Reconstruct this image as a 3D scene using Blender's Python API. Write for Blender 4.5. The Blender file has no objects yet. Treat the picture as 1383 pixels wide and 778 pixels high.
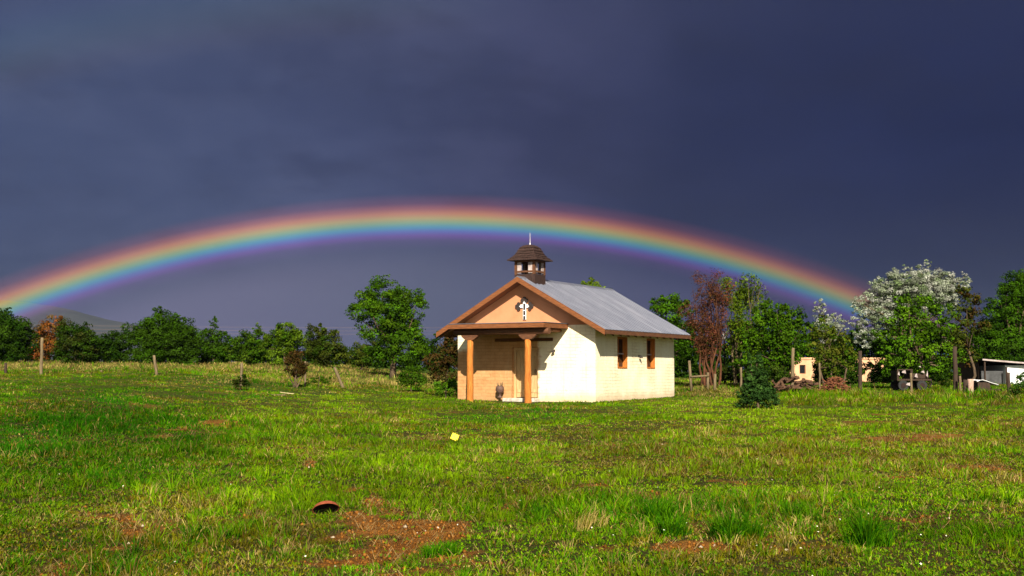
import bpy, bmesh, math, random
import numpy as np
from mathutils import Vector, Matrix

random.seed(7)
rng = np.random.default_rng(11)
sc = bpy.context.scene
COL = sc.collection
PI = math.pi

# ------------------------------------------------------------------ camera model
FPX, CX, CY, HOR = 1650.0, 691.5, 389.0, 502.0       # photograph pixels (1383 x 778)
CAMZ = 1.6
PITCH = math.atan((HOR - CY) / FPX)
cp, sp = math.cos(PITCH), math.sin(PITCH)
EXPO = 0.95
EX = 2.0 ** EXPO

def project(x, y, z):
    d = y * cp + (z - CAMZ) * sp
    v = -y * sp + (z - CAMZ) * cp
    d = np.maximum(d, 0.1)
    return CX + FPX * x / d, CY - FPX * v / d

def at(px, py, Y):
    """Point on the plane y=Y that is seen at a pixel of the photograph."""
    a, b = (px - CX) / FPX, (CY - py) / FPX
    dy, dz = cp - b * sp, sp + b * cp
    t = Y / dy
    return Vector((a * t, Y, CAMZ + dz * t))

# ------------------------------------------------------------------ noise
def _h(ix, iy, s):
    n = (ix.astype(np.int64) * 374761393 + iy.astype(np.int64) * 668265263 + s * 974634777) & 0x7fffffff
    n = ((n ^ (n >> 13)) * 1274126177) & 0x7fffffff
    n = (n ^ (n >> 16)) & 0x7fffffff
    return (n % 100003) / 100003.0

def vnoise(x, y, s=0):
    x = np.asarray(x, float); y = np.asarray(y, float)
    ix, iy = np.floor(x), np.floor(y)
    fx, fy = x - ix, y - iy
    fx, fy = fx * fx * (3 - 2 * fx), fy * fy * (3 - 2 * fy)
    a, b = _h(ix, iy, s), _h(ix + 1, iy, s)
    c, d = _h(ix, iy + 1, s), _h(ix + 1, iy + 1, s)
    return (a + (b - a) * fx) * (1 - fy) + (c + (d - c) * fx) * fy

def fbm(x, y, s=0, o=4):
    r, a, t = 0.0, 0.5, 0.0
    for k in range(o):
        r = r + a * vnoise(np.asarray(x) * 2 ** k, np.asarray(y) * 2 ** k, s + k * 17)
        t += a; a *= 0.5
    return r / t

def sstep(a, b, x):
    t = np.clip((np.asarray(x, float) - a) / (b - a), 0, 1)
    return t * t * (3 - 2 * t)

# ------------------------------------------------------------------ ground shape
def ground(x, y):
    x = np.asarray(x, float); y = np.asarray(y, float)
    yy = np.clip(y, 8, 130) - 8
    z = 0.0118 * yy
    z = z + 0.95 * sstep(-3, -18, x) * sstep(14, 60, y) + 0.25 * sstep(-10, -40, x) * sstep(60, 100, y)
    amp = 1 - 0.8 * sstep(35, 44, y) * sstep(60, 54, y) * sstep(-6, -3, x) * sstep(9, 6, x)
    near = sstep(160, 100, y)
    z = z + ((fbm(x * 0.22, y * 0.22, 3, 3) - 0.5) * 0.22 + (fbm(x * 0.9, y * 0.9, 9, 2) - 0.5) * 0.07) * amp * near
    return z

def gz(x, y):
    return float(ground(np.array([x]), np.array([y]))[0])

def on_ground(px, Y):
    x = (px - CX) / FPX * Y
    return Vector((x, Y, gz(x, Y)))

def ground_at(px, py):
    """Point of the ground seen at a pixel."""
    lo, hi = 6.0, 120.0
    ys = np.exp(np.linspace(math.log(lo), math.log(hi), 900))
    a, b = (px - CX) / FPX, (CY - py) / FPX
    dy, dz = cp - b * sp, sp + b * cp
    xs, zs = a * ys / dy, CAMZ + dz * ys / dy
    below = zs <= ground(xs, ys)
    i = int(np.argmax(below)) if below.any() else len(ys) - 1
    return Vector((xs[i], ys[i], gz(xs[i], ys[i])))

# ------------------------------------------------------------------ materials
def new_mat(name):
    m = bpy.data.materials.new(name); m.use_nodes = True
    nt = m.node_tree; nt.nodes.clear()
    out = nt.nodes.new('ShaderNodeOutputMaterial')
    return m, nt, out

def N(nt, t, **kw):
    n = nt.nodes.new(t)
    for k, v in kw.items():
        if k in n.inputs.keys(): n.inputs[k].default_value = v
        else: setattr(n, k, v)
    return n

def ramp(nt, fac, stops):
    r = nt.nodes.new('ShaderNodeValToRGB')
    cr = r.color_ramp
    while len(cr.elements) < len(stops): cr.elements.new(0.5)
    for e, (p, c) in zip(cr.elements, stops):
        e.position = p; e.color = (c[0], c[1], c[2], 1)
    nt.links.new(fac, r.inputs['Fac'])
    return r.outputs['Color']

def mixc(nt, fac, a, b, mode='MIX'):
    m = nt.nodes.new('ShaderNodeMix'); m.data_type = 'RGBA'; m.blend_type = mode
    for s, v in ((m.inputs[0], fac), (m.inputs[6], a), (m.inputs[7], b)):
        if isinstance(v, bpy.types.NodeSocket): nt.links.new(v, s)
        elif isinstance(v, (int, float)): s.default_value = v
        else: s.default_value = (*v, 1)
    return m.outputs[2]

def coords(nt, scale=(1, 1, 1)):
    tc = nt.nodes.new('ShaderNodeTexCoord')
    mp = nt.nodes.new('ShaderNodeMapping'); mp.inputs['Scale'].default_value = scale
    nt.links.new(tc.outputs['Object'], mp.inputs['Vector'])
    return mp.outputs['Vector']

def noise(nt, vec, scale, detail=4, rough=0.55):
    n = nt.nodes.new('ShaderNodeTexNoise')
    n.inputs['Scale'].default_value = scale; n.inputs['Detail'].default_value = detail
    n.inputs['Roughness'].default_value = rough
    nt.links.new(vec, n.inputs['Vector'])
    return n.outputs['Fac']

def finish(nt, out, color, rough=0.8, metal=0.0, bump=None, bstr=0.3, bdist=0.02, spec=0.3):
    p = nt.nodes.new('ShaderNodeBsdfPrincipled')
    if isinstance(color, bpy.types.NodeSocket): nt.links.new(color, p.inputs['Base Color'])
    else: p.inputs['Base Color'].default_value = (*color, 1)
    if isinstance(rough, bpy.types.NodeSocket): nt.links.new(rough, p.inputs['Roughness'])
    else: p.inputs['Roughness'].default_value = rough
    p.inputs['Metallic'].default_value = metal
    p.inputs['Specular IOR Level'].default_value = spec
    if bump is not None:
        b = nt.nodes.new('ShaderNodeBump'); b.inputs['Strength'].default_value = bstr
        b.inputs['Distance'].default_value = bdist
        nt.links.new(bump, b.inputs['Height']); nt.links.new(b.outputs['Normal'], p.inputs['Normal'])
    nt.links.new(p.outputs['BSDF'], out.inputs['Surface'])
    return p

def mottled(name, c1, c2, scale=3.0, rough=0.85, stretch=(1, 1, 1), bstr=0.4, bdist=0.02, metal=0.0, c3=None, spec=0.3):
    m, nt, out = new_mat(name)
    v = coords(nt, stretch)
    f = noise(nt, v, scale, 6, 0.62)
    stops = [(0.32, c1), (0.68, c2)] + ([(0.8, c3)] if c3 else [])
    col = ramp(nt, f, stops)
    finish(nt, out, col, rough, metal, noise(nt, v, scale * 5, 4), bstr, bdist, spec)
    return m

WOOD_ORANGE = mottled('wood_orange', (0.30, 0.085, 0.010), (0.62, 0.22, 0.035), 4, 0.75, (9, 9, 0.7), 0.7, 0.03, c3=(.58, .24, .07))
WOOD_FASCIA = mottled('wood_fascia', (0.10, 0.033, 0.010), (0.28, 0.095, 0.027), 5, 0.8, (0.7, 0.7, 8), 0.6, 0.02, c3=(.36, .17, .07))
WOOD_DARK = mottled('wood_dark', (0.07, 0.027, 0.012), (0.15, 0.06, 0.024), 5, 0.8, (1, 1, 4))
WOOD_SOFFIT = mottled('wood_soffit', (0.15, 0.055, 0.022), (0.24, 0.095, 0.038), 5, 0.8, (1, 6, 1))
WOOD_DOOR = mottled('wood_door', (0.42, 0.25, 0.10), (0.62, 0.42, 0.20), 5, 0.7, (6, 6, 0.6))
WOOD_GREY = mottled('wood_grey', (0.085, 0.058, 0.028), (0.20, 0.145, 0.075), 8, 0.9, (4, 4, 0.5))
WOOD_BLACK = mottled('wood_black', (0.022, 0.014, 0.010), (0.06, 0.035, 0.02), 8, 0.9, (4, 4, 0.5))
SHINGLE = mottled('wood_shingle', (0.014, 0.008, 0.006), (0.06, 0.028, 0.02), 9, 0.8, (3, 3, 1), c3=(0.36, 0.23, 0.18))
PALE_PAINT = mottled('pale_paint', (0.26, 0.20, 0.18), (0.48, 0.40, 0.37), 6, 0.7)
WHITE_PAINT = mottled('white_paint', (0.7, 0.69, 0.66), (0.85, 0.84, 0.81), 3, 0.6)
IRON = mottled('dark_iron', (0.02, 0.014, 0.012), (0.05, 0.03, 0.022), 12, 0.6, spec=0.4)
STEEL = mottled('pale_steel', (0.22, 0.20, 0.23), (0.4, 0.38, 0.4), 10, 0.35, metal=0.6)
RUST = mottled('rust_red', (0.17, 0.035, 0.012), (0.32, 0.08, 0.03), 14, 0.8)
RUST_AND_SHADE = mottled('rust_and_shade', (0.012, 0.007, 0.006), (0.035, 0.016, 0.012), 14, 0.9)  # dark rust of the wheel rims; also painted shade inside the pan
YELLOW = mottled('yellow_plastic', (0.78, 0.60, 0.01), (0.85, 0.70, 0.03), 9, 0.5)
RUBBER = mottled('rubber', (0.012, 0.012, 0.012), (0.03, 0.028, 0.026), 9, 0.8)
GREY_PANEL = mottled('grey_panel', (0.035, 0.035, 0.035), (0.08, 0.08, 0.08), 3, 0.8)
ADOBE_FAR = mottled('adobe_far', (0.50, 0.27, 0.14), (0.66, 0.38, 0.21), 2.0, 0.9)
STONE = mottled('pale_stone', (0.35, 0.30, 0.24), (0.62, 0.55, 0.45), 8, 0.9)
PINK_STONE = mottled('pinkish_wood', (0.32, 0.19, 0.14), (0.52, 0.36, 0.27), 8, 0.9, (4, 4, 0.6))
TWIG_RED = mottled('twig_red', (0.045, 0.016, 0.005), (0.105, 0.036, 0.012), 6, 0.9)
BARK = mottled('bark', (0.045, 0.03, 0.018), (0.13, 0.085, 0.045), 7, 0.95, (3, 3, 0.6), bstr=0.8)
BARK_PALE = mottled('bark_pale', (0.07, 0.05, 0.02), (0.15, 0.11, 0.05), 7, 0.95, (3, 3, 0.6))

def glass_mat():
    m, nt, out = new_mat('window_glass')
    p = finish(nt, out, (0.012, 0.012, 0.014), 0.08, spec=0.5)
    return m
GLASS = glass_mat()

def wall_mat():
    m, nt, out = new_mat('lime_plaster_and_adobe')
    tc = nt.nodes.new('ShaderNodeTexCoord'); v = tc.outputs['Object']
    sep = nt.nodes.new('ShaderNodeSeparateXYZ'); nt.links.new(v, sep.inputs[0])
    big = noise(nt, v, 1.1, 6, 0.6)
    plaster = ramp(nt, big, [(0.3, (0.82, 0.70, 0.46)), (0.55, (0.87, 0.78, 0.56)), (0.75, (0.89, 0.83, 0.64))])
    # adobe courses showing through
    mp = nt.nodes.new('ShaderNodeMapping'); mp.inputs['Rotation'].default_value = (PI / 2, 0, 0)
    nt.links.new(v, mp.inputs['Vector'])
    def courses(vec):
        br = nt.nodes.new('ShaderNodeTexBrick')
        br.inputs['Scale'].default_value = 1.0
        br.inputs['Brick Width'].default_value = 0.42; br.inputs['Row Height'].default_value = 0.125
        br.inputs['Mortar Size'].default_value = 0.016; br.inputs['Mortar Smooth'].default_value = 0.4
        br.inputs['Color1'].default_value = (1, 1, 1, 1); br.inputs['Color2'].default_value = (0.72, 0.72, 0.72, 1)
        br.inputs['Mortar'].default_value = (0.0, 0.0, 0.0, 1)
        nt.links.new(vec, br.inputs['Vector'])
        return br
    # x+y runs along both walls, z up
    add = N(nt, 'ShaderNodeMath', operation='ADD'); nt.links.new(sep.outputs[0], add.inputs[0]); nt.links.new(sep.outputs[1], add.inputs[1])
    wob = N(nt, 'ShaderNodeMath', operation='MULTIPLY_ADD'); nt.links.new(noise(nt, v, 2.2, 2), wob.inputs[0]); wob.inputs[1].default_value = 0.07
    nt.links.new(sep.outputs[2], wob.inputs[2])
    cmb = nt.nodes.new('ShaderNodeCombineXYZ'); nt.links.new(add.outputs[0], cmb.inputs[0]); nt.links.new(wob.outputs[0], cmb.inputs[1])
    br = courses(cmb.outputs[0])
    tone = nt.nodes.new('ShaderNodeRGBToBW'); nt.links.new(br.outputs['Color'], tone.inputs[0])
    adobe = ramp(nt, tone.outputs[0], [(0.0, (0.38, 0.19, 0.075)), (0.72, (0.44, 0.225, 0.088)), (1.0, (0.53, 0.28, 0.115))])
    adobe = mixc(nt, 0.35, adobe, ramp(nt, noise(nt, v, 3.5, 5), [(0.35, (0.40, 0.19, 0.07)), (0.65, (0.60, 0.34, 0.15))]))
    # faint courses and rusty stains in the plaster
    pm = N(nt, 'ShaderNodeMapRange'); nt.links.new(noise(nt, v, 0.9, 3), pm.inputs[0])
    pm.inputs[1].default_value = 0.42; pm.inputs[2].default_value = 0.62; pm.inputs[3].default_value = 0.0; pm.inputs[4].default_value = 0.5
    plaster = mixc(nt, pm.outputs[0], plaster, mixc(nt, tone.outputs[0], (0.50, 0.33, 0.15), (0.86, 0.75, 0.50)))
    sm = N(nt, 'ShaderNodeMapRange'); nt.links.new(noise(nt, v, 4.5, 5, 0.7), sm.inputs[0])
    sm.inputs[1].default_value = 0.60; sm.inputs[2].default_value = 0.72; sm.inputs[3].default_value = 0.0; sm.inputs[4].default_value = 0.6
    plaster = mixc(nt, sm.outputs[0], plaster, (0.55, 0.34, 0.16))
    # where the plaster is gone: the front wall left of and around the door, below the porch
    def rng_(sock, a, b):
        r = N(nt, 'ShaderNodeMapRange'); r.interpolation_type = 'SMOOTHSTEP'
        nt.links.new(sock, r.inputs[0]); r.inputs[1].default_value = a; r.inputs[2].default_value = b
        return r.outputs[0]
    jit = N(nt, 'ShaderNodeMath', operation='MULTIPLY_ADD'); nt.links.new(noise(nt, v, 2.5, 4), jit.inputs[0]); jit.inputs[1].default_value = 0.5
    nt.links.new(sep.outputs[0], jit.inputs[2])
    jz = N(nt, 'ShaderNodeMath', operation='MULTIPLY_ADD'); nt.links.new(noise(nt, v, 2.0, 4), jz.inputs[0]); jz.inputs[1].default_value = 0.4
    nt.links.new(sep.outputs[2], jz.inputs[2])
    mx = rng_(jit.outputs[0], -2.08, -2.26)
    mxl = N(nt, 'ShaderNodeMath', operation='GREATER_THAN'); nt.links.new(sep.outputs[2], mxl.inputs[0]); mxl.inputs[1].default_value = -1
    # upper left corner keeps its plaster
    keep = N(nt, 'ShaderNodeMath', operation='MULTIPLY'); nt.links.new(rng_(jit.outputs[0], -5.15, -5.35), keep.inputs[0]); nt.links.new(rng_(jz.outputs[0], 2.0, 2.2), keep.inputs[1])
    inv = N(nt, 'ShaderNodeMath', operation='SUBTRACT'); inv.inputs[0].default_value = 1; nt.links.new(keep.outputs[0], inv.inputs[1])
    fr = N(nt, 'ShaderNodeMath', operation='LESS_THAN'); nt.links.new(sep.outputs[1], fr.inputs[0]); fr.inputs[1].default_value = 0.3
    m1 = N(nt, 'ShaderNodeMath', operation='MULTIPLY'); nt.links.new(mx, m1.inputs[0]); nt.links.new(inv.outputs[0], m1.inputs[1])
    m2 = N(nt, 'ShaderNodeMath', operation='MULTIPLY'); nt.links.new(m1.outputs[0], m2.inputs[0]); nt.links.new(fr.outputs[0], m2.inputs[1])
    col = mixc(nt, m2.outputs[0], plaster, adobe)
    spl = N(nt, 'ShaderNodeMath', operation='MULTIPLY'); nt.links.new(rng_(jz.outputs[0], .62, .12), spl.inputs[0]); spl.inputs[1].default_value = .55
    col = mixc(nt, spl.outputs[0], col, (.40, .24, .11))
    # rain streaks
    sv = nt.nodes.new('ShaderNodeMapping'); sv.inputs['Scale'].default_value = (5, 5, .35); nt.links.new(v, sv.inputs['Vector'])
    st_ = N(nt, 'ShaderNodeMapRange'); nt.links.new(noise(nt, sv.outputs[0], 1.4, 4, .6), st_.inputs[0])
    st_.inputs[1].default_value = .55; st_.inputs[2].default_value = .75; st_.inputs[3].default_value = 0; st_.inputs[4].default_value = .4
    col = mixc(nt, st_.outputs[0], col, (.55, .40, .22))
    h = N(nt, 'ShaderNodeMath', operation='MULTIPLY_ADD'); nt.links.new(tone.outputs[0], h.inputs[0]); h.inputs[1].default_value = 0.25
    nt.links.new(noise(nt, v, 7, 6), h.inputs[2])
    finish(nt, out, col, 0.95, 0, h.outputs[0], 0.45, 0.03, 0.15)
    return m
WALL = wall_mat()
STUCCO = mottled('tan_stucco', (0.47, 0.198, 0.090), (0.55, 0.24, 0.115), 1.6, 0.95, bstr=0.25)

def metal_roof_mat():
    m, nt, out = new_mat('galvanised_roof')
    v = coords(nt, (1, 1, 1))
    st = coords(nt, (0.35, 5.0, 0.35))
    c = ramp(nt, noise(nt, st, 1.2, 5), [(0.3, (0.12, 0.13, 0.165)), (0.5, (0.16, 0.17, 0.205)), (0.68, (0.25, 0.255, 0.29))])
    c2 = mixc(nt, 0.3, c, ramp(nt, noise(nt, v, 2.2, 6), [(0.35, (0.10, 0.10, 0.14)), (0.7, (0.22, 0.215, 0.25))]))
    rm = N(nt, 'ShaderNodeMapRange'); nt.links.new(noise(nt, coords(nt, (0.5, 3, 0.5)), 1.7, 5), rm.inputs[0])
    rm.inputs[1].default_value = 0.66; rm.inputs[2].default_value = 0.78; rm.inputs[3].default_value = 0; rm.inputs[4].default_value = 0.35
    c3 = mixc(nt, rm.outputs[0], c2, (0.24, 0.13, 0.08))
    finish(nt, out, c3, 0.5, 0.35, noise(nt, v, 8, 3), 0.1, 0.01, 0.4)
    return m
ROOF = metal_roof_mat()

def veg_mat(name, rough=0.6, trans=0.25, gain=1.0):
    m, nt, out = new_mat(name)
    a = nt.nodes.new('ShaderNodeAttribute'); a.attribute_name = 'tint'; a.attribute_type = 'GEOMETRY'
    p = nt.nodes.new('ShaderNodeBsdfPrincipled')
    p.inputs['Roughness'].default_value = rough; p.inputs['Specular IOR Level'].default_value = 0.0
    nt.links.new(a.outputs['Color'], p.inputs['Base Color'])
    t = nt.nodes.new('ShaderNodeBsdfTranslucent')
    nt.links.new(a.outputs['Color'], t.inputs['Color'])
    mx = nt.nodes.new('ShaderNodeMixShader'); mx.inputs[0].default_value = trans
    nt.links.new(p.outputs[0], mx.inputs[1]); nt.links.new(t.outputs[0], mx.inputs[2])
    nt.links.new(mx.outputs[0], out.inputs['Surface'])
    return m
LEAF = veg_mat('leaf', 0.6, 0.06)
BLADE = veg_mat('grass_blade', 0.6, 0.3)

# ------------------------------------------------------------------ object helpers
def link(o, parent=None):
    COL.objects.link(o)
    if parent is not None: o.parent = parent
    return o

def tag(o, label=None, cat=None, group=None, kind=None):
    if label: o['label'] = label
    if cat: o['category'] = cat
    if group: o['group'] = group
    if kind: o['kind'] = kind
    return o

def empty(name, loc, rz=0.0):
    o = bpy.data.objects.new(name, None); COL.objects.link(o)
    o.location = loc; o.rotation_euler = (0, 0, rz); o.empty_display_size = 0.3
    return o

def mesh_np(name, verts, loops, starts, mat, parent=None, tint=None, smooth=False, loc=None):
    me = bpy.data.meshes.new(name)
    nv, nl, npoly = len(verts), len(loops), len(starts)
    me.vertices.add(nv); me.vertices.foreach_set('co', np.ascontiguousarray(verts, np.float32).ravel())
    me.loops.add(nl); me.loops.foreach_set('vertex_index', np.ascontiguousarray(loops, np.int32))
    me.polygons.add(npoly); me.polygons.foreach_set('loop_start', np.ascontiguousarray(starts, np.int32))
    if smooth: me.polygons.foreach_set('use_smooth', np.ones(npoly, bool))
    if tint is not None:
        at_ = me.color_attributes.new('tint', 'FLOAT_COLOR', 'POINT')
        c = np.ones((nv, 4), np.float32); c[:, :3] = tint
        at_.data.foreach_set('color', c.ravel())
    me.materials.append(mat); me.update(calc_edges=True); me.validate()
    o = bpy.data.objects.new(name, me)
    if loc is not None: o.location = loc
    return link(o, parent)

class MB:
    def __init__(s): s.v = []; s.f = []; s.sm = []
    def face(s, pts, smooth=False):
        b = len(s.v); s.v += [tuple(p) for p in pts]; s.f.append(list(range(b, b + len(pts)))); s.sm.append(smooth)
    def box(s, lo, hi, M=None):
        x0, y0, z0 = lo; x1, y1, z1 = hi
        p = [(x0, y0, z0), (x1, y0, z0), (x1, y1, z0), (x0, y1, z0), (x0, y0, z1), (x1, y0, z1), (x1, y1, z1), (x0, y1, z1)]
        if M is not None: p = [tuple(M @ Vector(q)) for q in p]
        b = len(s.v); s.v += p
        for f in ((3, 2, 1, 0), (4, 5, 6, 7), (0, 1, 5, 4), (1, 2, 6, 5), (2, 3, 7, 6), (3, 0, 4, 7)):
            s.f.append([b + i for i in f]); s.sm.append(False)
        return s
    def prism(s, prof, axis, a, b):
        """profile (list of 2-D points, ccw) pushed along an axis from a to b."""
        def P(q, t):
            return {'x': (t, q[0], q[1]), 'y': (q[0], t, q[1]), 'z': (q[0], q[1], t)}[axis]
        n = len(prof); o = len(s.v)
        s.v += [P(q, a) for q in prof] + [P(q, b) for q in prof]
        s.f.append([o + i for i in range(n)][::-1]); s.f.append([o + n + i for i in range(n)]); s.sm += [False, False]
        for i in range(n):
            j = (i + 1) % n
            s.f.append([o + i, o + j, o + n + j, o + n + i]); s.sm.append(False)
        return s
    def tube(s, pts, rad, seg=7, cap=True):
        pts = [Vector(p) for p in pts]; n = len(pts)
        if not hasattr(rad, '__len__'): rad = [rad] * n
        o = len(s.v)
        for i, p in enumerate(pts):
            d = (pts[min(i + 1, n - 1)] - pts[max(i - 1, 0)])
            if d.length < 1e-9: d = Vector((0, 0, 1))
            d.normalize()
            a = d.orthogonal().normalized() if abs(d.z) < 0.9 else Vector((1, 0, 0))
            a = (a - d * a.dot(d)).normalized(); b = d.cross(a)
            for k in range(seg):
                t = 2 * PI * k / seg
                s.v.append(tuple(p + (a * math.cos(t) + b * math.sin(t)) * rad[i]))
        for i in range(n - 1):
            for k in range(seg):
                k2 = (k + 1) % seg
                s.f.append([o + i * seg + k, o + i * seg + k2, o + (i + 1) * seg + k2, o + (i + 1) * seg + k]); s.sm.append(True)
        if cap:
            s.f.append([o + k for k in range(seg)][::-1]); s.f.append([o + (n - 1) * seg + k for k in range(seg)]); s.sm += [False, False]
        return s
    def lathe(s, prof, seg=16, c=(0, 0, 0)):
        o = len(s.v)
        for r, z in prof:
            for k in range(seg):
                t = 2 * PI * k / seg
                s.v.append((c[0] + r * math.cos(t), c[1] + r * math.sin(t), c[2] + z))
        for i in range(len(prof) - 1):
            for k in range(seg):
                k2 = (k + 1) % seg
                s.f.append([o + i * seg + k, o + i * seg + k2, o + (i + 1) * seg + k2, o + (i + 1) * seg + k]); s.sm.append(True)
        return s
    def build(s, name, mat, parent=None, loc=None, bevel=0.0):
        me = bpy.data.meshes.new(name); me.from_pydata(s.v, [], s.f); me.update()
        me.polygons.foreach_set('use_smooth', np.array(s.sm, bool))
        me.materials.append(mat)
        if bevel:
            bm = bmesh.new(); bm.from_mesh(me)
            bmesh.ops.remove_doubles(bm, verts=bm.verts, dist=1e-5)
            bmesh.ops.bevel(bm, geom=[e for e in bm.edges if e.is_manifold and e.calc_face_angle(0) > 0.5], offset=bevel, segments=2, affect='EDGES', profile=0.5)
            bm.to_mesh(me); bm.free()
        o = bpy.data.objects.new(name, me)
        if loc is not None: o.location = loc
        return link(o, parent)

# ------------------------------------------------------------------ SUN, WORLD, CAMERA
SUN_EL, ANTI_AZ = math.radians(34.5), math.atan((600 - CX) / FPX)   # light travels towards ANTI_AZ (from +y to +x)
LD = Vector((math.sin(ANTI_AZ) * math.cos(SUN_EL), math.cos(ANTI_AZ) * math.cos(SUN_EL), -math.sin(SUN_EL)))
sun_d = bpy.data.lights.new('sun', 'SUN'); sun_d.energy = 5.0; sun_d.angle = math.radians(0.5); sun_d.color = (1.0, 0.93, 0.80)
sun = bpy.data.objects.new('sun', sun_d); link(sun); sun.location = (0, -20, 30)
sun.rotation_euler = LD.to_track_quat('-Z', 'Y').to_euler()

w = bpy.data.worlds.new('World'); sc.world = w; w.use_nodes = True
nt = w.node_tree; nt.nodes.clear()
wo = nt.nodes.new('ShaderNodeOutputWorld')
tc = nt.nodes.new('ShaderNodeTexCoord'); gv = tc.outputs['Generated']
sky = nt.nodes.new('ShaderNodeTexSky'); sky.sky_type = 'NISHITA'; sky.sun_disc = False
sky.sun_elevation = SUN_EL; sky.sun_rotation = PI + ANTI_AZ
bg1 = nt.nodes.new('ShaderNodeBackground'); bg1.inputs[1].default_value = 0.05
nt.links.new(sky.outputs[0], bg1.inputs[0])
def C(r, g, b):
    f = lambda v: (v / 255 / 12.92 if v / 255 <= 0.04045 else ((v / 255 + 0.055) / 1.055) ** 2.4)
    return (f(r) / EX, f(g) / EX, f(b) / EX)
sep = nt.nodes.new('ShaderNodeSeparateXYZ'); nt.links.new(gv, sep.inputs[0])
def mrange(sock, a, b, c=0.0, d=1.0):
    r = N(nt, 'ShaderNodeMapRange'); r.interpolation_type = 'SMOOTHSTEP'
    nt.links.new(sock, r.inputs[0])
    for i, v in zip((1, 2, 3, 4), (a, b, c, d)): r.inputs[i].default_value = v
    return r.outputs[0]
# storm cloud: paler and greyer to the west (left), deep indigo to the east (right)
xj = N(nt, 'ShaderNodeMath', operation='MULTIPLY_ADD'); xj.inputs[1].default_value = 0.22
nt.links.new(noise(nt, gv, 2.6, 4, 0.5), xj.inputs[0]); nt.links.new(sep.outputs[0], xj.inputs[2])
storm = ramp(nt, mrange(xj.outputs[0], -0.26, 0.50), [(0.0, C(64, 76, 112)), (0.45, C(58, 64, 102)), (0.72, C(32, 40, 78)), (1.0, C(16, 27, 70))])
mpv = nt.nodes.new('ShaderNodeMapping'); mpv.inputs['Scale'].default_value = (1.0, 1.0, 2.4); nt.links.new(gv, mpv.inputs['Vector'])
cl = noise(nt, mpv.outputs[0], 5.0, 5, 0.5)
brt = mixc(nt, 1.0, storm, (1.7, 1.55, 1.35), 'MULTIPLY')
storm = mixc(nt, mrange(cl, 0.42, 0.72, 0.0, 0.6), storm, brt)
storm = mixc(nt, mrange(noise(nt, mpv.outputs[0], 3.2, 4, 0.5), 0.45, 0.70, 0.0, 0.45), storm, C(28, 34, 66))
storm = mixc(nt, mrange(noise(nt, mpv.outputs[0], 13.0, 7, 0.6), 0.40, 0.70, 0.0, 0.30), storm, brt)
storm = mixc(nt, mrange(noise(nt, mpv.outputs[0], 8.0, 7, 0.62), 0.48, 0.72, 0.0, 0.30), storm, C(30, 34, 64))
# greyer towards the top
storm = mixc(nt, mrange(sep.outputs[2], 0.17, 0.34, 0.0, 0.28), storm, C(66, 70, 92))
# inside the bow the rain curtain is brighter
axis = N(nt, 'ShaderNodeVectorMath', operation='DOT_PRODUCT'); nt.links.new(gv, axis.inputs[0]); axis.inputs[1].default_value = LD
inside = mrange(axis.outputs['Value'], math.cos(math.radians(41.6)), math.cos(math.radians(38.9)))
ins_c = ramp(nt, mrange(sep.outputs[0], -0.30, 0.28), [(0.0, C(110, 108, 140)), (0.35, C(88, 92, 120)), (0.7, C(72, 74, 108)), (1.0, C(48, 46, 98))])
low = N(nt, 'ShaderNodeMath', operation='MULTIPLY'); nt.links.new(inside, low.inputs[0]); low.inputs[1].default_value = 0.85
storm = mixc(nt, low.outputs[0], storm, ins_c)
bg2 = nt.nodes.new('ShaderNodeBackground'); nt.links.new(storm, bg2.inputs[0]); bg2.inputs[1].default_value = 1.0
mxs = nt.nodes.new('ShaderNodeMixShader')
nt.links.new(mrange(sep.outputs[1], -0.85, -0.15), mxs.inputs[0])
nt.links.new(bg1.outputs[0], mxs.inputs[1]); nt.links.new(bg2.outputs[0], mxs.inputs[2])
nt.links.new(mxs.outputs[0], wo.inputs['Surface'])

cam_d = bpy.data.cameras.new('camera'); cam = bpy.data.objects.new('camera', cam_d); link(cam)
cam.location = (0, 0, CAMZ); cam.rotation_euler = (PI / 2 + PITCH, 0, 0)
cam_d.sensor_width = 36.0; cam_d.lens = 36.0 * FPX / 1383.0; cam_d.clip_start = 0.05; cam_d.clip_end = 20000
sc.camera = cam
sc.view_settings.view_transform = 'Standard'; sc.view_settings.look = 'None'
sc.view_settings.exposure = EXPO; sc.view_settings.gamma = 1.0; sc.view_settings.use_curve_mapping = False
sc.cycles.max_bounces = 6; sc.cycles.diffuse_bounces = 3; sc.cycles.transparent_max_bounces = 12
sc.cycles.use_denoising = True

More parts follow.
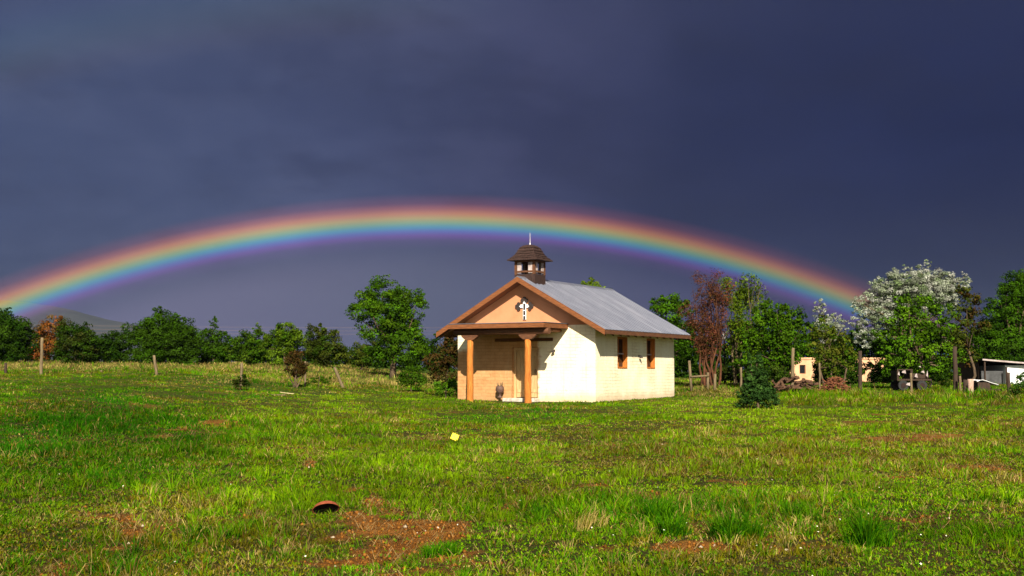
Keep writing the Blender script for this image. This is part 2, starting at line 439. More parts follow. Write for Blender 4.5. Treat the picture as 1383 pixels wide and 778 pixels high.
# ------------------------------------------------------------------ GROUND
DIRT = [(560, 722, 95, 34, 1.1), (520, 755, 70, 22, .9), (640, 765, 60, 16, .9), (500, 700, 40, 14, .9), (590, 690, 45, 9, .7), (530, 692, 34, 13, 1), (560, 718, 75, 20, 1), (600, 748, 70, 24, 1), (560, 772, 90, 14, .9), (470, 760, 60, 16, .55), (505, 683, 16, 11, 1),
        (120, 697, 40, 7, .75), (170, 703, 22, 10, .9), (185, 724, 24, 10, .8), (335, 700, 38, 7, .8), (415, 708, 20, 10, .7), (690, 690, 26, 9, .7),
        (605, 694, 24, 9, .8), (680, 725, 26, 12, .6), (930, 738, 60, 9, .75), (1120, 742, 90, 10, .5), (1255, 590, 50, 6, 1), (1175, 592, 45, 7, .6),
        (1090, 600, 60, 7, .45), (300, 572, 36, 12, .75), (352, 580, 28, 8, .7), (419, 627, 13, 9, .9), (470, 658, 22, 7, .6), (1200, 648, 30, 8, .5),
        (980, 625, 70, 10, .45), (780, 655, 40, 5, .6), (1000, 655, 90, 8, .4), (1350, 760, 60, 12, .5), (720, 765, 60, 12, .5), (820, 745, 40, 8, .4),
        (640, 553, 30, 3, .3), (880, 600, 60, 6, .4), (110, 560, 30, 5, .4), (905, 655, 40, 5, .4), (640, 585, 40, 4, .5), (1100, 765, 70, 8, .5)]
def dirt_mask(px, py, x, y):
    n = fbm(x * 1.7, y * 1.7, 41, 4)
    d = np.zeros_like(px)
    for a, b, rx, ry, s in DIRT:
        q = ((px - a) / rx) ** 2 + ((py - b) / ry) ** 2
        d = np.maximum(d, s * np.exp(-q * 0.8))
    d = sstep(0.40, 0.85, d * 1.02 + (n - 0.5) * 1.5 + (fbm(x * 6, y * 6, 47, 2) - .5) * .5)
    bare = sstep(0.66, 0.80, fbm(x * 0.55 + 7, y * 0.55, 77, 5)) * 0.8
    return np.clip(np.maximum(d, bare * sstep(70, 30, y)), 0, 1)

ys = np.concatenate([np.linspace(-40, 5, 16), np.exp(np.linspace(math.log(6), math.log(130), 330)), np.exp(np.linspace(math.log(140), math.log(9000), 40))])
ss = np.linspace(-1, 1, 361)
Y, S = np.meshgrid(ys, ss, indexing='ij')
X = S * (9 + np.abs(Y) * 0.62 + np.maximum(Y - 300, 0) * 0.4)
Z = ground(X, Y)
PX, PY = project(X, Y, Z)
dm = dirt_mask(PX, PY, X, Y) * (Y > 6)
n1 = fbm(X * 0.35, Y * 0.35, 5, 4)[..., None]; n2 = fbm(X * 3, Y * 3, 15, 3)[..., None]
green = np.array([.030, .038, .004]) * (1 - n1) + np.array([.080, .055, .013]) * n1
soil = np.array([.17, .058, .007]) * (1 - n2) + np.array([.36, .150, .028]) * n2
far = np.array([.048, .080, .006])
farm = (sstep(22, 60, Y) * .8 + .2 * sstep(60, 110, Y))[..., None]
tint = green * (1 - dm[..., None]) + soil * dm[..., None]
tint = tint * (1 - farm) + far * farm
nr, nc = Y.shape
idx = np.arange(nr * nc).reshape(nr, nc)
quads = np.stack([idx[:-1, :-1], idx[:-1, 1:], idx[1:, 1:], idx[1:, :-1]], -1).reshape(-1, 4)
def ground_mat():
    m, nt, out = new_mat('meadow_soil')
    a = nt.nodes.new('ShaderNodeAttribute'); a.attribute_name = 'tint'
    v = coords(nt)
    c = mixc(nt, 0.75, a.outputs['Color'], ramp(nt, noise(nt, v, 9, 8, 0.75), [(0.3, (0.18, 0.18, 0.18)), (0.5, (.9, .9, .9)), (0.7, (1.7, 1.65, 1.6))]), 'MULTIPLY')
    finish(nt, out, c, 0.95, 0, noise(nt, v, 10, 8, 0.75), 1.0, 0.10, 0.1)
    return m
g = mesh_np('ground', np.stack([X, Y, Z], -1).reshape(-1, 3), quads.ravel(), np.arange(0, quads.size, 4), ground_mat(), tint=tint.reshape(-1, 3), smooth=True)
tag(g, 'grassy meadow ground with patches of bare reddish soil', 'ground', kind='structure')

# house frame, needed to keep the grass out of it
H_ORG = Vector((3.137, 46.0, 0.54)); H_ROT = math.radians(-30)
HW, HD = 6.13, 7.67
def to_house(x, y):
    dx, dy = x - H_ORG.x, y - H_ORG.y
    c, s = math.cos(-H_ROT), math.sin(-H_ROT)
    return dx * c - dy * s, dx * s + dy * c

# ------------------------------------------------------------------ GRASS (one mass)
PAL = dict(lush=(.022, .108, .002), mid=(.066, .172, .002), lime=(.150, .250, .003), olive=(.135, .125, .004), straw=(.34, .255, .075), brown=(.16, .075, .022))
PAL = {k: np.array(v) for k, v in PAL.items()}
def blades(base, h, wid, lean, az, tint, name, mat, parent=None, loc=None):
    n = len(base)
    face = rng.uniform(0, PI, n)
    sx, sy = np.cos(face) * wid * 0.5, np.sin(face) * wid * 0.5
    lx, ly = np.cos(az) * lean * h, np.sin(az) * lean * h
    v = np.empty((n, 5, 3), np.float32)
    b = base
    side = np.stack([sx, sy, np.zeros(n)], -1)
    mid = b + np.stack([lx * 0.35, ly * 0.35, h * 0.55], -1)
    top = b + np.stack([lx, ly, h * np.clip(1 - 0.32 * lean, .35, 1)], -1)
    v[:, 0] = b - side; v[:, 1] = b + side; v[:, 2] = mid + side * 0.8; v[:, 3] = mid - side * 0.8; v[:, 4] = top
    o = (np.arange(n) * 5)[:, None]
    lp = np.concatenate([o + np.array([0, 1, 2, 3]), o + np.array([3, 2, 4])], 1).ravel()
    st = (np.arange(n)[:, None] * 7 + np.array([0, 4])).ravel()
    return mesh_np(name, v.reshape(-1, 3), lp, st, mat, parent, np.repeat(tint, 5, 0), loc=loc)

def sample_zone(y0, y1, per_m2):
    width = lambda yy: 1383 / FPX * yy * 1.25 + 3
    A = 0.5 * (width(y0) + width(y1)) * (y1 - y0)
    n = int(A * per_m2)
    y = rng.uniform(y0, y1, int(n * 1.6))
    keep = rng.uniform(0, 1, len(y)) < width(y) / width(y1)
    y = y[keep][:n]
    x = rng.uniform(-0.5, 0.5, len(y)) * width(y)
    return x, y

def tufts(zones):
    X_, Y_, T_, A_, D_ = [], [], [], [], []
    off = 0
    for a, b, d, k, rt in zones:
        x, y = sample_zone(a, b, d); m = len(x)
        nb = rng.poisson(k, m) + 2
        r_t = rt * rng.uniform(.5, 1.5, m)
        i = np.repeat(np.arange(m), nb); ang = rng.uniform(0, 2 * PI, len(i)); q = np.sqrt(rng.uniform(0, 1, len(i)))
        X_.append(x[i] + np.cos(ang) * q * r_t[i]); Y_.append(y[i] + np.sin(ang) * q * r_t[i])
        T_.append(i + off); A_.append(ang); D_.append(q); off += m
    return [np.concatenate(q) for q in (X_, Y_, T_, A_, D_)] + [off]
# tussocks, then a short turf between them
x, y, tid, oang, oq, nt_ = tufts(((6.5, 10, 70, 20, .06), (10, 15, 52, 17, .07), (15, 23, 30, 14, .09), (23, 34, 19, 14, .13), (34, 50, 12, 14, .18), (50, 75, 6.5, 14, .25), (75, 110, 2.4, 14, .4)))
x2, y2, tid2, oang2, oq2, nt2 = tufts(((6.5, 11, 460, 2, .03), (11, 16, 360, 2, .03), (16, 24, 220, 2, .04), (24, 36, 100, 2, .06), (36, 50, 70, 2, .08), (50, 75, 34, 2, .1)))
turf = np.concatenate([np.zeros(len(x), bool), np.ones(len(x2), bool)])
x = np.concatenate([x, x2]); y = np.concatenate([y, y2]); tid = np.concatenate([tid, tid2 + nt_]); oang = np.concatenate([oang, oang2]); oq = np.concatenate([oq, oq2])
NT = nt_ + nt2
tr1, tr2, tr3, tr4, trh = rng.uniform(0, 1, (5, NT))
z = ground(x, y); px, py = project(x, y, z)
d = dirt_mask(px, py, x, y)
hx, hy = to_house(x, y)
inh = (hx > -HW - .05) & (hx < 0.05) & (hy > -0.03) & (hy < HD)
porch = (hx > -5.3) & (hx < -1.2) & (hy > -1.7) & (hy < 0)
clump = fbm(x * 0.9, y * 0.9, 23, 4); tuft = fbm(x * 3.2 + 5, y * 3.2, 29, 2); zone = fbm(x * 0.16 + 3, y * 0.11, 31, 4)
u = tr1[tid]
keep = (u > d * np.where(turf, .78, .88)) & (turf | (u < 0.30 + 1.3 * sstep(0.34, 0.60, clump))) & ~inh & ~(porch & (rng.uniform(0, 1, len(x)) > .15))
x, y, z, px, py, d, clump, tuft, zone, hx, hy, tid, oang, oq, turf = [q[keep] for q in (x, y, z, px, py, d, clump, tuft, zone, hx, hy, tid, oang, oq, turf)]
n = len(x)
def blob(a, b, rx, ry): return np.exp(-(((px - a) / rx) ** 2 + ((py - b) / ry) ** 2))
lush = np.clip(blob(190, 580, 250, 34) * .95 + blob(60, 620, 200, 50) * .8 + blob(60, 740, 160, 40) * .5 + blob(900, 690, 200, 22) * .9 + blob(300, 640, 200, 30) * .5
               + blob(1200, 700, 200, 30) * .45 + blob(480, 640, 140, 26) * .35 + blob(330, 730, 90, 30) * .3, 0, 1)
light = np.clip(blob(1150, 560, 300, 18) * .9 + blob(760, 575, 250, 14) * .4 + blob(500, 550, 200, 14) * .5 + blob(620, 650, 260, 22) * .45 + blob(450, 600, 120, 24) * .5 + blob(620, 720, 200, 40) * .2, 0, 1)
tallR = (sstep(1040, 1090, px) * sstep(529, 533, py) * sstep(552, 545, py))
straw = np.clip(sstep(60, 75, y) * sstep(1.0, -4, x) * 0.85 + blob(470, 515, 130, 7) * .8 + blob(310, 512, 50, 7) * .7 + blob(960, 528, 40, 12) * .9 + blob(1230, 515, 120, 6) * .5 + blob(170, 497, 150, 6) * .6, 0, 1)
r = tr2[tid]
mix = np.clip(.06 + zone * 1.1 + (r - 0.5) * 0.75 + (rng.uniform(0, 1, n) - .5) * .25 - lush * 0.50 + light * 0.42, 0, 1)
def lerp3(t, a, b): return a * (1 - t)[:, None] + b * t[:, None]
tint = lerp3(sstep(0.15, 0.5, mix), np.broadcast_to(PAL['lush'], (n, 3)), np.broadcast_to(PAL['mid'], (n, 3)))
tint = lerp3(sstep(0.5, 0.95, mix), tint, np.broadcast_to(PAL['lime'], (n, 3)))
oliv = np.clip(sstep(0.46, 0.64, fbm(x * 0.45 + 9, y * 0.45 + 2, 51, 4)) + .45 * blob(1090, 612, 330, 42), 0, 1) * (1 - lush * .8) * (1 - light * .6)
isol = tr3[tid] < .08 + oliv * 0.65
tint[isol] = PAL['olive']
tdead = tr4[tid] < (0.02 + 0.10 * oliv + 0.28 * d + straw * 0.75)
dead = (rng.uniform(0, 1, n) < .04 + .10 * oliv) | (tdead & (rng.uniform(0, 1, n) < .8))
tint[dead] = PAL['straw'] * rng.uniform(0.45, 1.1, dead.sum())[:, None]
br_ = rng.uniform(0, 1, n) < 0.03 + 0.3 * d
tint[br_] = PAL['brown']
patch = sstep(.36, .62, fbm(x * .55 + 2, y * .42 + 8, 63, 3))
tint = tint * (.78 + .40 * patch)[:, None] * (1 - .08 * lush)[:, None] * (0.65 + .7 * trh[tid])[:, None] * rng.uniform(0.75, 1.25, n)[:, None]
h = (0.05 + 0.12 * sstep(0.35, 0.72, clump) + 0.05 * sstep(.5, .8, tuft)) * (0.55 + .75 * tr3[tid] ** 2) * rng.uniform(0.45, 1.2, n)
h = np.where(turf, .018 + .03 * rng.uniform(0, 1, n), h)
h = h * (1 + lush * 0.6) * (1 - 0.5 * d) * (1 - 0.2 * light) * (1 + 2.2 * tallR * ~turf) * (1 + 1.0 * straw) * (1 - .35 * sstep(30, 45, y) * sstep(58, 50, y))
near_house = sstep(1.2, 0.2, np.abs(hy)) * (hx > -7) * (hx < .6) + sstep(1.0, .2, np.abs(hx)) * (hy > 0) * (hy < 8)
h = h + 0.05 * near_house * rng.uniform(0, 1, n)
wid = (0.0034 + 0.00036 * y) * rng.uniform(0.7, 1.5, n) * np.where(turf, 1.5, 1.0)
lean = np.where(turf, rng.uniform(.2, 1.4, n), .15 + .9 * oq * rng.uniform(.3, 1.3, n))
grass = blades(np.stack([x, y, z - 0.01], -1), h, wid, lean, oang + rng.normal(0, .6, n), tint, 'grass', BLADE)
print('BLADES', n)
tag(grass, 'uneven green meadow grass with dry straw mixed in', 'grass', kind='stuff')

def small_scatter(name, n, pts, size, cols, label, cat):
    vs = np.empty((n, 4, 3), np.float32)
    ang = rng.uniform(0, 2 * PI, n); tilt = rng.uniform(-.6, .6, n)
    for k in range(4):
        t = ang + k * PI / 2
        vs[:, k, 0] = pts[:, 0] + np.cos(t) * size; vs[:, k, 1] = pts[:, 1] + np.sin(t) * size
        vs[:, k, 2] = pts[:, 2] + np.sin(t) * size * (tilt + .5)
    o = mesh_np(name, vs.reshape(-1, 3), np.arange(n * 4), np.arange(n) * 4, LEAF, tint=np.repeat(cols, 4, 0))
    return tag(o, label, cat, kind='stuff')
xw, yw = sample_zone(8, 20, 2.2)
zw = ground(xw, yw); pw, qw = project(xw, yw, zw)
kk = rng.uniform(0, 1, len(xw)) < (0.04 + 0.9 * np.exp(-((pw - 1080) / 260) ** 2 - ((qw - 740) / 40) ** 2) + .4 * np.exp(-((pw - 800) / 200) ** 2 - ((qw - 690) / 60) ** 2))
xw, yw, zw = xw[kk], yw[kk], zw[kk]
small_scatter('wildflowers', len(xw), np.stack([xw, yw, zw + rng.uniform(.04, .12, len(xw))], -1), rng.uniform(.005, .011, len(xw)),
              np.array([.75, .72, .55]) * rng.uniform(.6, 1.1, (len(xw), 1)), 'tiny pale flowers dotted through the foreground grass', 'flowers')
xc, yc = sample_zone(7, 24, 420)
zc_ = ground(xc, yc); pc, qc = project(xc, yc, zc_)
kk = rng.uniform(0, 1, len(xc)) < dirt_mask(pc, qc, xc, yc) ** 2
xc, yc, zc_ = xc[kk], yc[kk], zc_[kk]; nc_ = len(xc)
r_c = .005 + .022 * rng.uniform(0, 1, nc_) ** 3
octa = np.array([(1, 0, 0), (0, 1, 0), (-1, 0, 0), (0, -1, 0), (0, 0, .8), (0, 0, -.8)], float)
vv = octa[None] * r_c[:, None, None] * rng.uniform(.6, 1.3, (nc_, 6, 3)) + np.stack([xc, yc, zc_ + r_c * .3], -1)[:, None]
ff = np.array([(0, 1, 4), (1, 2, 4), (2, 3, 4), (3, 0, 4), (1, 0, 5), (2, 1, 5), (3, 2, 5), (0, 3, 5)])
lp_ = (np.arange(nc_)[:, None, None] * 6 + ff[None]).ravel()
cc_ = np.array([.20, .078, .014]) * rng.uniform(.5, 1.4, (nc_, 1)); wh_ = rng.uniform(0, 1, nc_) < .02; cc_[wh_] = (.45, .36, .25)
tag(mesh_np('soil_crumbs', vv.reshape(-1, 3), lp_, np.arange(0, nc_ * 24, 3), LEAF, tint=np.repeat(cc_, 6, 0)), 'crumbs and small clods lying on the bare reddish soil', 'soil', kind='stuff')
xc, yc = sample_zone(7, 26, 200)
zc_ = ground(xc, yc); pc, qc = project(xc, yc, zc_)
kk = rng.uniform(0, 1, len(xc)) < .10 + .5 * dirt_mask(pc, qc, xc, yc)
xc, yc, zc_ = xc[kk], yc[kk], zc_[kk]; nc_ = len(xc)
tag(blades(np.stack([xc, yc, zc_ + .005], -1), rng.uniform(.04, .16, nc_), rng.uniform(.004, .008, nc_), rng.uniform(1.0, 1.9, nc_), rng.uniform(0, 2 * PI, nc_), np.array([.33, .22, .085]) * rng.uniform(.4, 1.1, (nc_, 1)), 'dead_straw', BLADE),
    'flattened dead straw strewn over soil and turf', 'straw', kind='stuff')
# leafy weeds (broad little leaves) low in the foreground
xw, yw = sample_zone(7, 26, 80)
cw = fbm(xw * .8 + 3, yw * .8, 61, 4); kk = rng.uniform(0, 1, len(xw)) < sstep(.42, .62, cw)
xw, yw = xw[kk], yw[kk]; zw = ground(xw, yw)
nw = len(xw)
small_scatter('low_weeds', nw, np.stack([xw, yw, zw + rng.uniform(.01, .06, nw)], -1), rng.uniform(.006, .015, nw),
              lerp3(rng.uniform(0, 1, nw), np.broadcast_to(np.array([.035, .085, .004]), (nw, 3)), np.broadcast_to(np.array([.11, .135, .008]), (nw, 3))),
              'low broad leaved weeds growing between the grass', 'weeds')

# ------------------------------------------------------------------ tall clumps one can point to
def clump_thing(pxc, pyc, wpx, hpx, nb, cols, label, group, dry=False, name='grass_clump', cat='grass clump'):
    p = ground_at(pxc, pyc); s = p.y / FPX
    rad, hh = wpx * s * 0.5, hpx * s
    ns = 7
    sa, sq = rng.uniform(0, 2 * PI, ns), rad * .75 * np.sqrt(rng.uniform(0, 1, ns))
    shh = rng.uniform(.5, 1.1, ns); shh[0] = 1.15; sq[0] *= .3
    w_ = shh / shh.sum(); i = rng.choice(ns, nb, p=w_)
    a = rng.uniform(0, 2 * PI, nb); q = rad * 0.28 * np.sqrt(rng.uniform(0, 1, nb))
    bx, by = np.cos(sa)[i] * sq[i] + np.cos(a) * q, np.sin(sa)[i] * sq[i] * .7 + np.sin(a) * q
    base = np.stack([bx, by, ground(bx + p.x, by + p.y) - p.z - .01], -1)
    hgt = hh * shh[i] * rng.uniform(.4, 1.05, nb); az = a + rng.normal(0, .7, nb)
    if dry: az = rng.normal(0.4, .6, nb)
    c = np.array([cols[i] for i in rng.integers(0, len(cols), nb)]) * rng.uniform(.7, 1.3, (nb, 1))
    o = blades(base, hgt, rng.uniform(.003, .007, nb) * (1 + p.y / 30), rng.uniform(.1, 1.0, nb), az, c, name, BLADE, loc=p)
    tag(o, label, cat, group)
GREENS = [PAL['lush'], PAL['lush'], PAL['mid'], PAL['mid'] * 1.2]
GC = 'tall grass clumps standing out of the meadow'
clump_thing(988, 728, 95, 52, 900, GREENS, 'wide spreading dark green grass clump beside bare soil in the right foreground', GC)
clump_thing(1172, 738, 62, 66, 700, GREENS, 'upright dark green grass clump, the tallest one in the right foreground', GC)
clump_thing(885, 708, 90, 42, 700, GREENS, 'bushy green grass clump just right of the dry straw tuft', GC)
clump_thing(912, 722, 60, 38, 420, GREENS, 'small green grass clump between the bushy clump and the wide spreading clump', GC)
clump_thing(803, 716, 60, 42, 170, [PAL['straw'], PAL['straw'] * 1.15, PAL['olive']], 'pale dry straw tuft leaning to the right in the foreground', GC, dry=True)
clump_thing(1075, 700, 60, 30, 420, GREENS, 'low green grass clump between the wide clump and the tallest clump', GC)
clump_thing(215, 612, 46, 16, 300, GREENS, 'small dark grass clump in the left of the meadow', GC)
clump_thing(590, 752, 70, 26, 420, GREENS, 'green grass clump growing in the large bare soil patch', GC)

# ------------------------------------------------------------------ FOLIAGE
def leaf_cloud(lobes, per, leaf, cols, rs, flat=0.75, clump_r=(.26, .46), dens=1.0, shell=(.45, 1.0)):
    """lobes: (x,y,z,rx,rz). Returns quads of leaves gathered in clumps inside the lobes."""
    P, Nn, Cc, L = [], [], [], []
    cols = [np.array(c) for c in cols]
    for (lx, ly, lz, rx, rz) in lobes:
        k = int(min(70, max(14, 26 * dens * rx * rz)))
        dd = rs.normal(size=(k, 3)); dd /= np.linalg.norm(dd, axis=1)[:, None]
        rr = rs.uniform(shell[0], shell[1], k)[:, None]
        cen = np.array([lx, ly, lz]) + dd * rr * np.array([rx, rx * .9, rz])
        for c in cen:
            rc = rs.uniform(*clump_r) * min(rx, rz)
            m = max(12, int(per * 6 * (rc / leaf) ** 2))
            e = rs.normal(size=(m, 3)); e /= np.linalg.norm(e, axis=1)[:, None]
            q = rs.uniform(.25, 1, m)[:, None] ** .6
            P.append(c + e * q * rc * np.array([1.15, 1.15, flat]))
            nn = e * 1.2 + np.array([0, -.05, .40]) + rs.normal(size=(m, 3)) * .45
            Nn.append(nn)
            t = rs.uniform(0, 1)
            a, b = cols[rs.integers(len(cols))], cols[rs.integers(len(cols))]
            Cc.append((a * t + b * (1 - t)) * rs.uniform(.55, 1.45) * rs.uniform(.75, 1.25, (m, 1)))
            L.append(leaf * rs.uniform(.6, 1.35, m))
    P, Nn, Cc, L = np.concatenate(P), np.concatenate(Nn), np.concatenate(Cc), np.concatenate(L)
    Nn /= np.linalg.norm(Nn, axis=1)[:, None]
    r = rs.normal(size=P.shape); T = np.cross(Nn, r); T /= np.linalg.norm(T, axis=1)[:, None] + 1e-9
    B = np.cross(Nn, T)
    hl, hw = (L * .5)[:, None], (L * .32)[:, None]
    v = np.stack([P - T * hl, P + B * hw, P + T * hl, P - B * hw], 1)
    return v.reshape(-1, 3), np.repeat(Cc, 4, 0)

def leaf_obj(name, v, c, parent):
    n = len(v) // 4
    return mesh_np(name, v, np.arange(n * 4), np.arange(n) * 4, LEAF, parent, c)

def branch(mb, p0, p1, r0, r1, rs, wob=.12, seg=5, k=6):
    p0, p1 = np.array(p0, float), np.array(p1, float)
    L = np.linalg.norm(p1 - p0); pts, rad = [], []
    off = rs.normal(size=3) * wob * L * .5
    for i in range(seg + 1):
        t = i / seg
        pts.append(p0 + (p1 - p0) * t + off * math.sin(PI * t) + rs.normal(size=3) * .015 * L * (0 < i < seg))
        rad.append(r0 + (r1 - r0) * t)
    mb.tube(pts, rad, k); return pts

G_DARK = [(.010, .028, .002), (.022, .048, .003), (.017, .036, .003)]
G_MID = [(.024, .060, .002), (.044, .086, .003), (.032, .070, .004)]
G_BRIGHT = [(.040, .100, .003), (.062, .128, .004), (.045, .105, .007)]
G_YEL = [(.060, .100, .004), (.088, .125, .005), (.050, .085, .005)]
G_OLIVE = [(.050, .062, .006), (.070, .074, .008), (.038, .056, .006)]
G_RUST = [(.17, .050, .010), (.12, .042, .010), (.08, .050, .008)]
G_BROWN = [(.034, .019, .005), (.050, .026, .007), (.026, .030, .005)]
G_SILVER = [(.24, .26, .19), (.17, .20, .12), (.10, .14, .055), (.32, .32, .27)]
G_JUN = [(.020, .050, .009), (.034, .070, .012), (.016, .040, .008)]

def tree(name, label, cat, group, Y, base_px, lobes, cols, leaf=.145, per=1.7, trunk_r=.095, bark=None, limbs=True, depth_j=.35, seed=0, dens=1.0, base_py=None, crown='crown', stems=1, **kw):
    rs = np.random.default_rng(1000 + seed)
    b = on_ground(base_px, Y)
    root = empty(name, b)
    W = []
    for (lx, ly, r_, *rest) in lobes:
        p = at(lx, ly, Y); s = Y / FPX
        rz = (rest[0] if rest else r_) * s
        yj = rs.uniform(-1, 1) * depth_j * r_ * s
        W.append((p.x - b.x, yj, p.z - b.z, r_ * s, rz))
    for q in list(W):
        for _ in range(rs.integers(1, 3)):
            t = rs.uniform(-.4, PI + .4); f = rs.uniform(.30, .5); e = rs.uniform(.75, 1.05)
            W.append((q[0] + math.cos(t) * q[3] * e, q[1] + rs.uniform(-.3, .3) * q[3], q[2] + math.sin(t) * q[4] * e, q[3] * f, q[4] * f))
    v, c = leaf_cloud(W, per, leaf, cols, rs, dens=dens, **kw)
    z_ok = v.reshape(-1, 4, 3)[:, :, 2].min(1) > -0.15
    v = v.reshape(-1, 4, 3)[z_ok].reshape(-1, 3); c = c.reshape(-1, 4, 3)[z_ok].reshape(-1, 3)
    leaf_obj(crown, v, c, root)
    mb = MB()
    cz = np.mean([q[2] for q in W]); cxm = np.mean([q[0] for q in W])
    for s_ in range(stems):
        ox = (s_ - (stems - 1) / 2) * .35
        fork = np.array([ox * 2 + (cxm - 0) * .5, rs.uniform(-.2, .2), max(.5, cz * .55)])
        branch(mb, (ox, 0, -.2), fork, trunk_r, trunk_r * .7, rs, .08)
        if limbs:
            for q in W[s_:len(lobes):stems]:
                if q[2] > .6:
                    branch(mb, fork, (q[0], q[1], q[2] + q[4] * .3), trunk_r * .38, trunk_r * .08, rs, .15, 4, 5)
    mb.build('trunk', bark or BARK, root)
    tag(root, label, cat, group)
    return root

GL = 'trees along the far left edge of the meadow'
GR = 'trees behind and right of the chapel'
T = 'tree'
tree('leafy_tree', 'dark green tree cut off by the left edge, left of the russet tree', T, GL, 96, 8, [(4, 452, 30), (24, 445, 18), (0, 432, 16), (26, 468, 22), (6, 475, 24), (-22, 455, 30)], G_DARK, seed=1)
tree('russet_tree', 'russet orange leaved tree near the left edge', T, GL, 97, 62, [(66, 446, 19), (74, 435, 12), (50, 462, 16), (62, 470, 18), (45, 478, 12)], G_RUST, seed=2, per=1.3)
tree('leafy_tree', 'dark green round tree just right of the russet tree', T, GL, 95, 103, [(98, 452, 20), (116, 460, 20), (90, 470, 20), (112, 476, 20)], [G_DARK[0], G_DARK[1], G_BROWN[2]], seed=3)
tree('leafy_tree', 'low green tree under the dip in the tree line, left of the big round tree', T, GL, 99, 155, [(148, 462, 18), (170, 458, 16), (140, 475, 18), (164, 476, 18)], G_DARK, seed=4)
tree('leafy_tree', 'large round topped green tree, highest of the left tree line', T, GL, 97, 222, [(214, 440, 20), (232, 436, 14), (248, 452, 22), (198, 455, 22), (225, 462, 30), (188, 446, 12), (205, 478, 22), (250, 476, 24)], [G_DARK[1], G_MID[0], G_DARK[2]], seed=5)
tree('pointed_tree', 'pointed green tree with a narrow tip right of the large round tree', T, GL, 100, 288, [(289, 437, 6, 8), (288, 450, 13), (282, 465, 19), (302, 464, 15), (290, 480, 20)], [G_DARK[1], G_MID[0]], seed=6)
tree('leafy_tree', 'yellow green low tree behind the slim fence post with a dark bush at its foot', T, GL, 93, 340, [(332, 462, 16), (350, 458, 15), (340, 476, 20), (318, 474, 14)], [G_MID[0], G_YEL[2], G_DARK[1]], seed=7, dens=1.35, per=2.0)
tree('leafy_tree', 'bright yellow green domed tree in the middle of the left tree line', T, GL, 92, 384, [(385, 450, 15), (372, 457, 16), (398, 460, 16), (382, 472, 22), (360, 474, 14)], [G_YEL[0], G_YEL[2], G_MID[0]], seed=8, dens=1.35, per=2.0)
tree('leafy_tree', 'olive brown tree with a small peaked top left of the tallest tree', T, GL, 96, 432, [(432, 446, 8, 9), (428, 458, 17), (446, 464, 16), (434, 476, 20), (456, 477, 14), (414, 474, 12)], [G_OLIVE[0], G_DARK[1], G_BROWN[2]], seed=9, dens=1.35, per=2.0)
tree('low_bush', 'low dark green bush at the foot of the tallest tree, on its left', 'bush', None, 98, 487, [(478, 478, 16), (496, 476, 18), (486, 486, 16)], [G_DARK[1], G_OLIVE[0]], seed=10)
tree('tall_tree', 'tallest green tree left of the chapel with an open spreading crown', T, None, 84, 530,
     [(518, 398, 24), (548, 400, 20), (560, 415, 15), (494, 412, 20), (482, 424, 13), (526, 420, 28), (502, 440, 20), (540, 440, 24), (556, 452, 20), (520, 462, 24), (548, 472, 26), (508, 480, 18), (566, 478, 14)],
     [G_MID[0], G_BRIGHT[0], G_MID[1], G_DARK[1]], leaf=.14, per=1.5, trunk_r=.24, seed=11, clump_r=(.26, .44), shell=(.5, 1.05), flat=.65)
tree('leafy_tree', 'green tree behind the brown bush at the left of the chapel', T, GL, 88, 592, [(575, 470, 16), (598, 466, 16), (586, 484, 18), (612, 472, 14)], G_DARK, seed=12)
tree('brown_bush', 'dark reddish brown bush touching the left corner of the chapel', 'bush', None, 54, 602, [(606, 478, 18), (592, 492, 15), (612, 498, 18), (598, 510, 16), (616, 470, 10)], G_BROWN, leaf=.11, per=1.3, seed=13, trunk_r=.05, clump_r=(.34, .6))
tree('green_shrub', 'bright green low shrub at the foot of the brown bush beside the chapel', 'shrub', None, 50.5, 603, [(604, 521, 11), (592, 526, 9), (613, 526, 8), (600, 529, 10)], G_BRIGHT, leaf=.08, per=1.4, seed=14, trunk_r=.03, clump_r=(.34, .6))
tree('green_shrub', 'upright green shrub in dry grass left of the brown bush', 'shrub', None, 60, 556, [(554, 508, 12), (562, 503, 10), (550, 518, 11), (566, 516, 11)], G_MID, leaf=.09, per=1.3, seed=15, trunk_r=.03, clump_r=(.34, .6))
tree('green_shrub', 'dark round bush at the foot of a slim fence post', 'shrub', None, 49, 327, [(327, 516, 8), (321, 519, 6), (333, 519, 6)], [G_DARK[0], G_BROWN[2]], leaf=.07, per=1.3, seed=16, trunk_r=.02, clump_r=(.34, .6))
tree('green_shrub', 'small grey green weed bush right of the dead sapling', 'shrub', None, 55, 432, [(430, 513, 9, 6), (441, 514, 7, 5), (420, 515, 7, 5)], G_MID, leaf=.07, per=1.0, seed=17, trunk_r=.02, clump_r=(.34, .6))

tree('leafy_tree', 'yellow green treetop peeping over the chapel roof ridge', T, GR, 90, 800, [(800, 390, 13), (790, 402, 18), (812, 405, 18), (800, 425, 26), (785, 445, 26), (815, 450, 26)], G_YEL, seed=20)
tree('leafy_tree', 'round green tree just right of the chapel roof', T, GR, 74, 905, [(906, 408, 18), (886, 412, 12), (922, 420, 15), (900, 428, 22), (922, 444, 18), (908, 455, 24), (930, 470, 16), (912, 482, 24), (932, 492, 14), (880, 440, 16)], [G_MID[0], G_BRIGHT[0], G_DARK[1]], seed=21)
tree('leafy_tree', 'broad green tree behind the juniper bush', T, GR, 67, 1050, [(1048, 422, 19), (1072, 430, 19), (1024, 438, 19), (1050, 445, 28), (1082, 448, 18), (1012, 462, 18), (1040, 468, 26), (1070, 468, 24), (1020, 484, 18), (1050, 488, 18), (1066, 484, 14), (1034, 500, 14), (1008, 495, 14), (1062, 502, 10)], [G_MID[0], G_BRIGHT[0], G_DARK[1], G_MID[1]], seed=22)
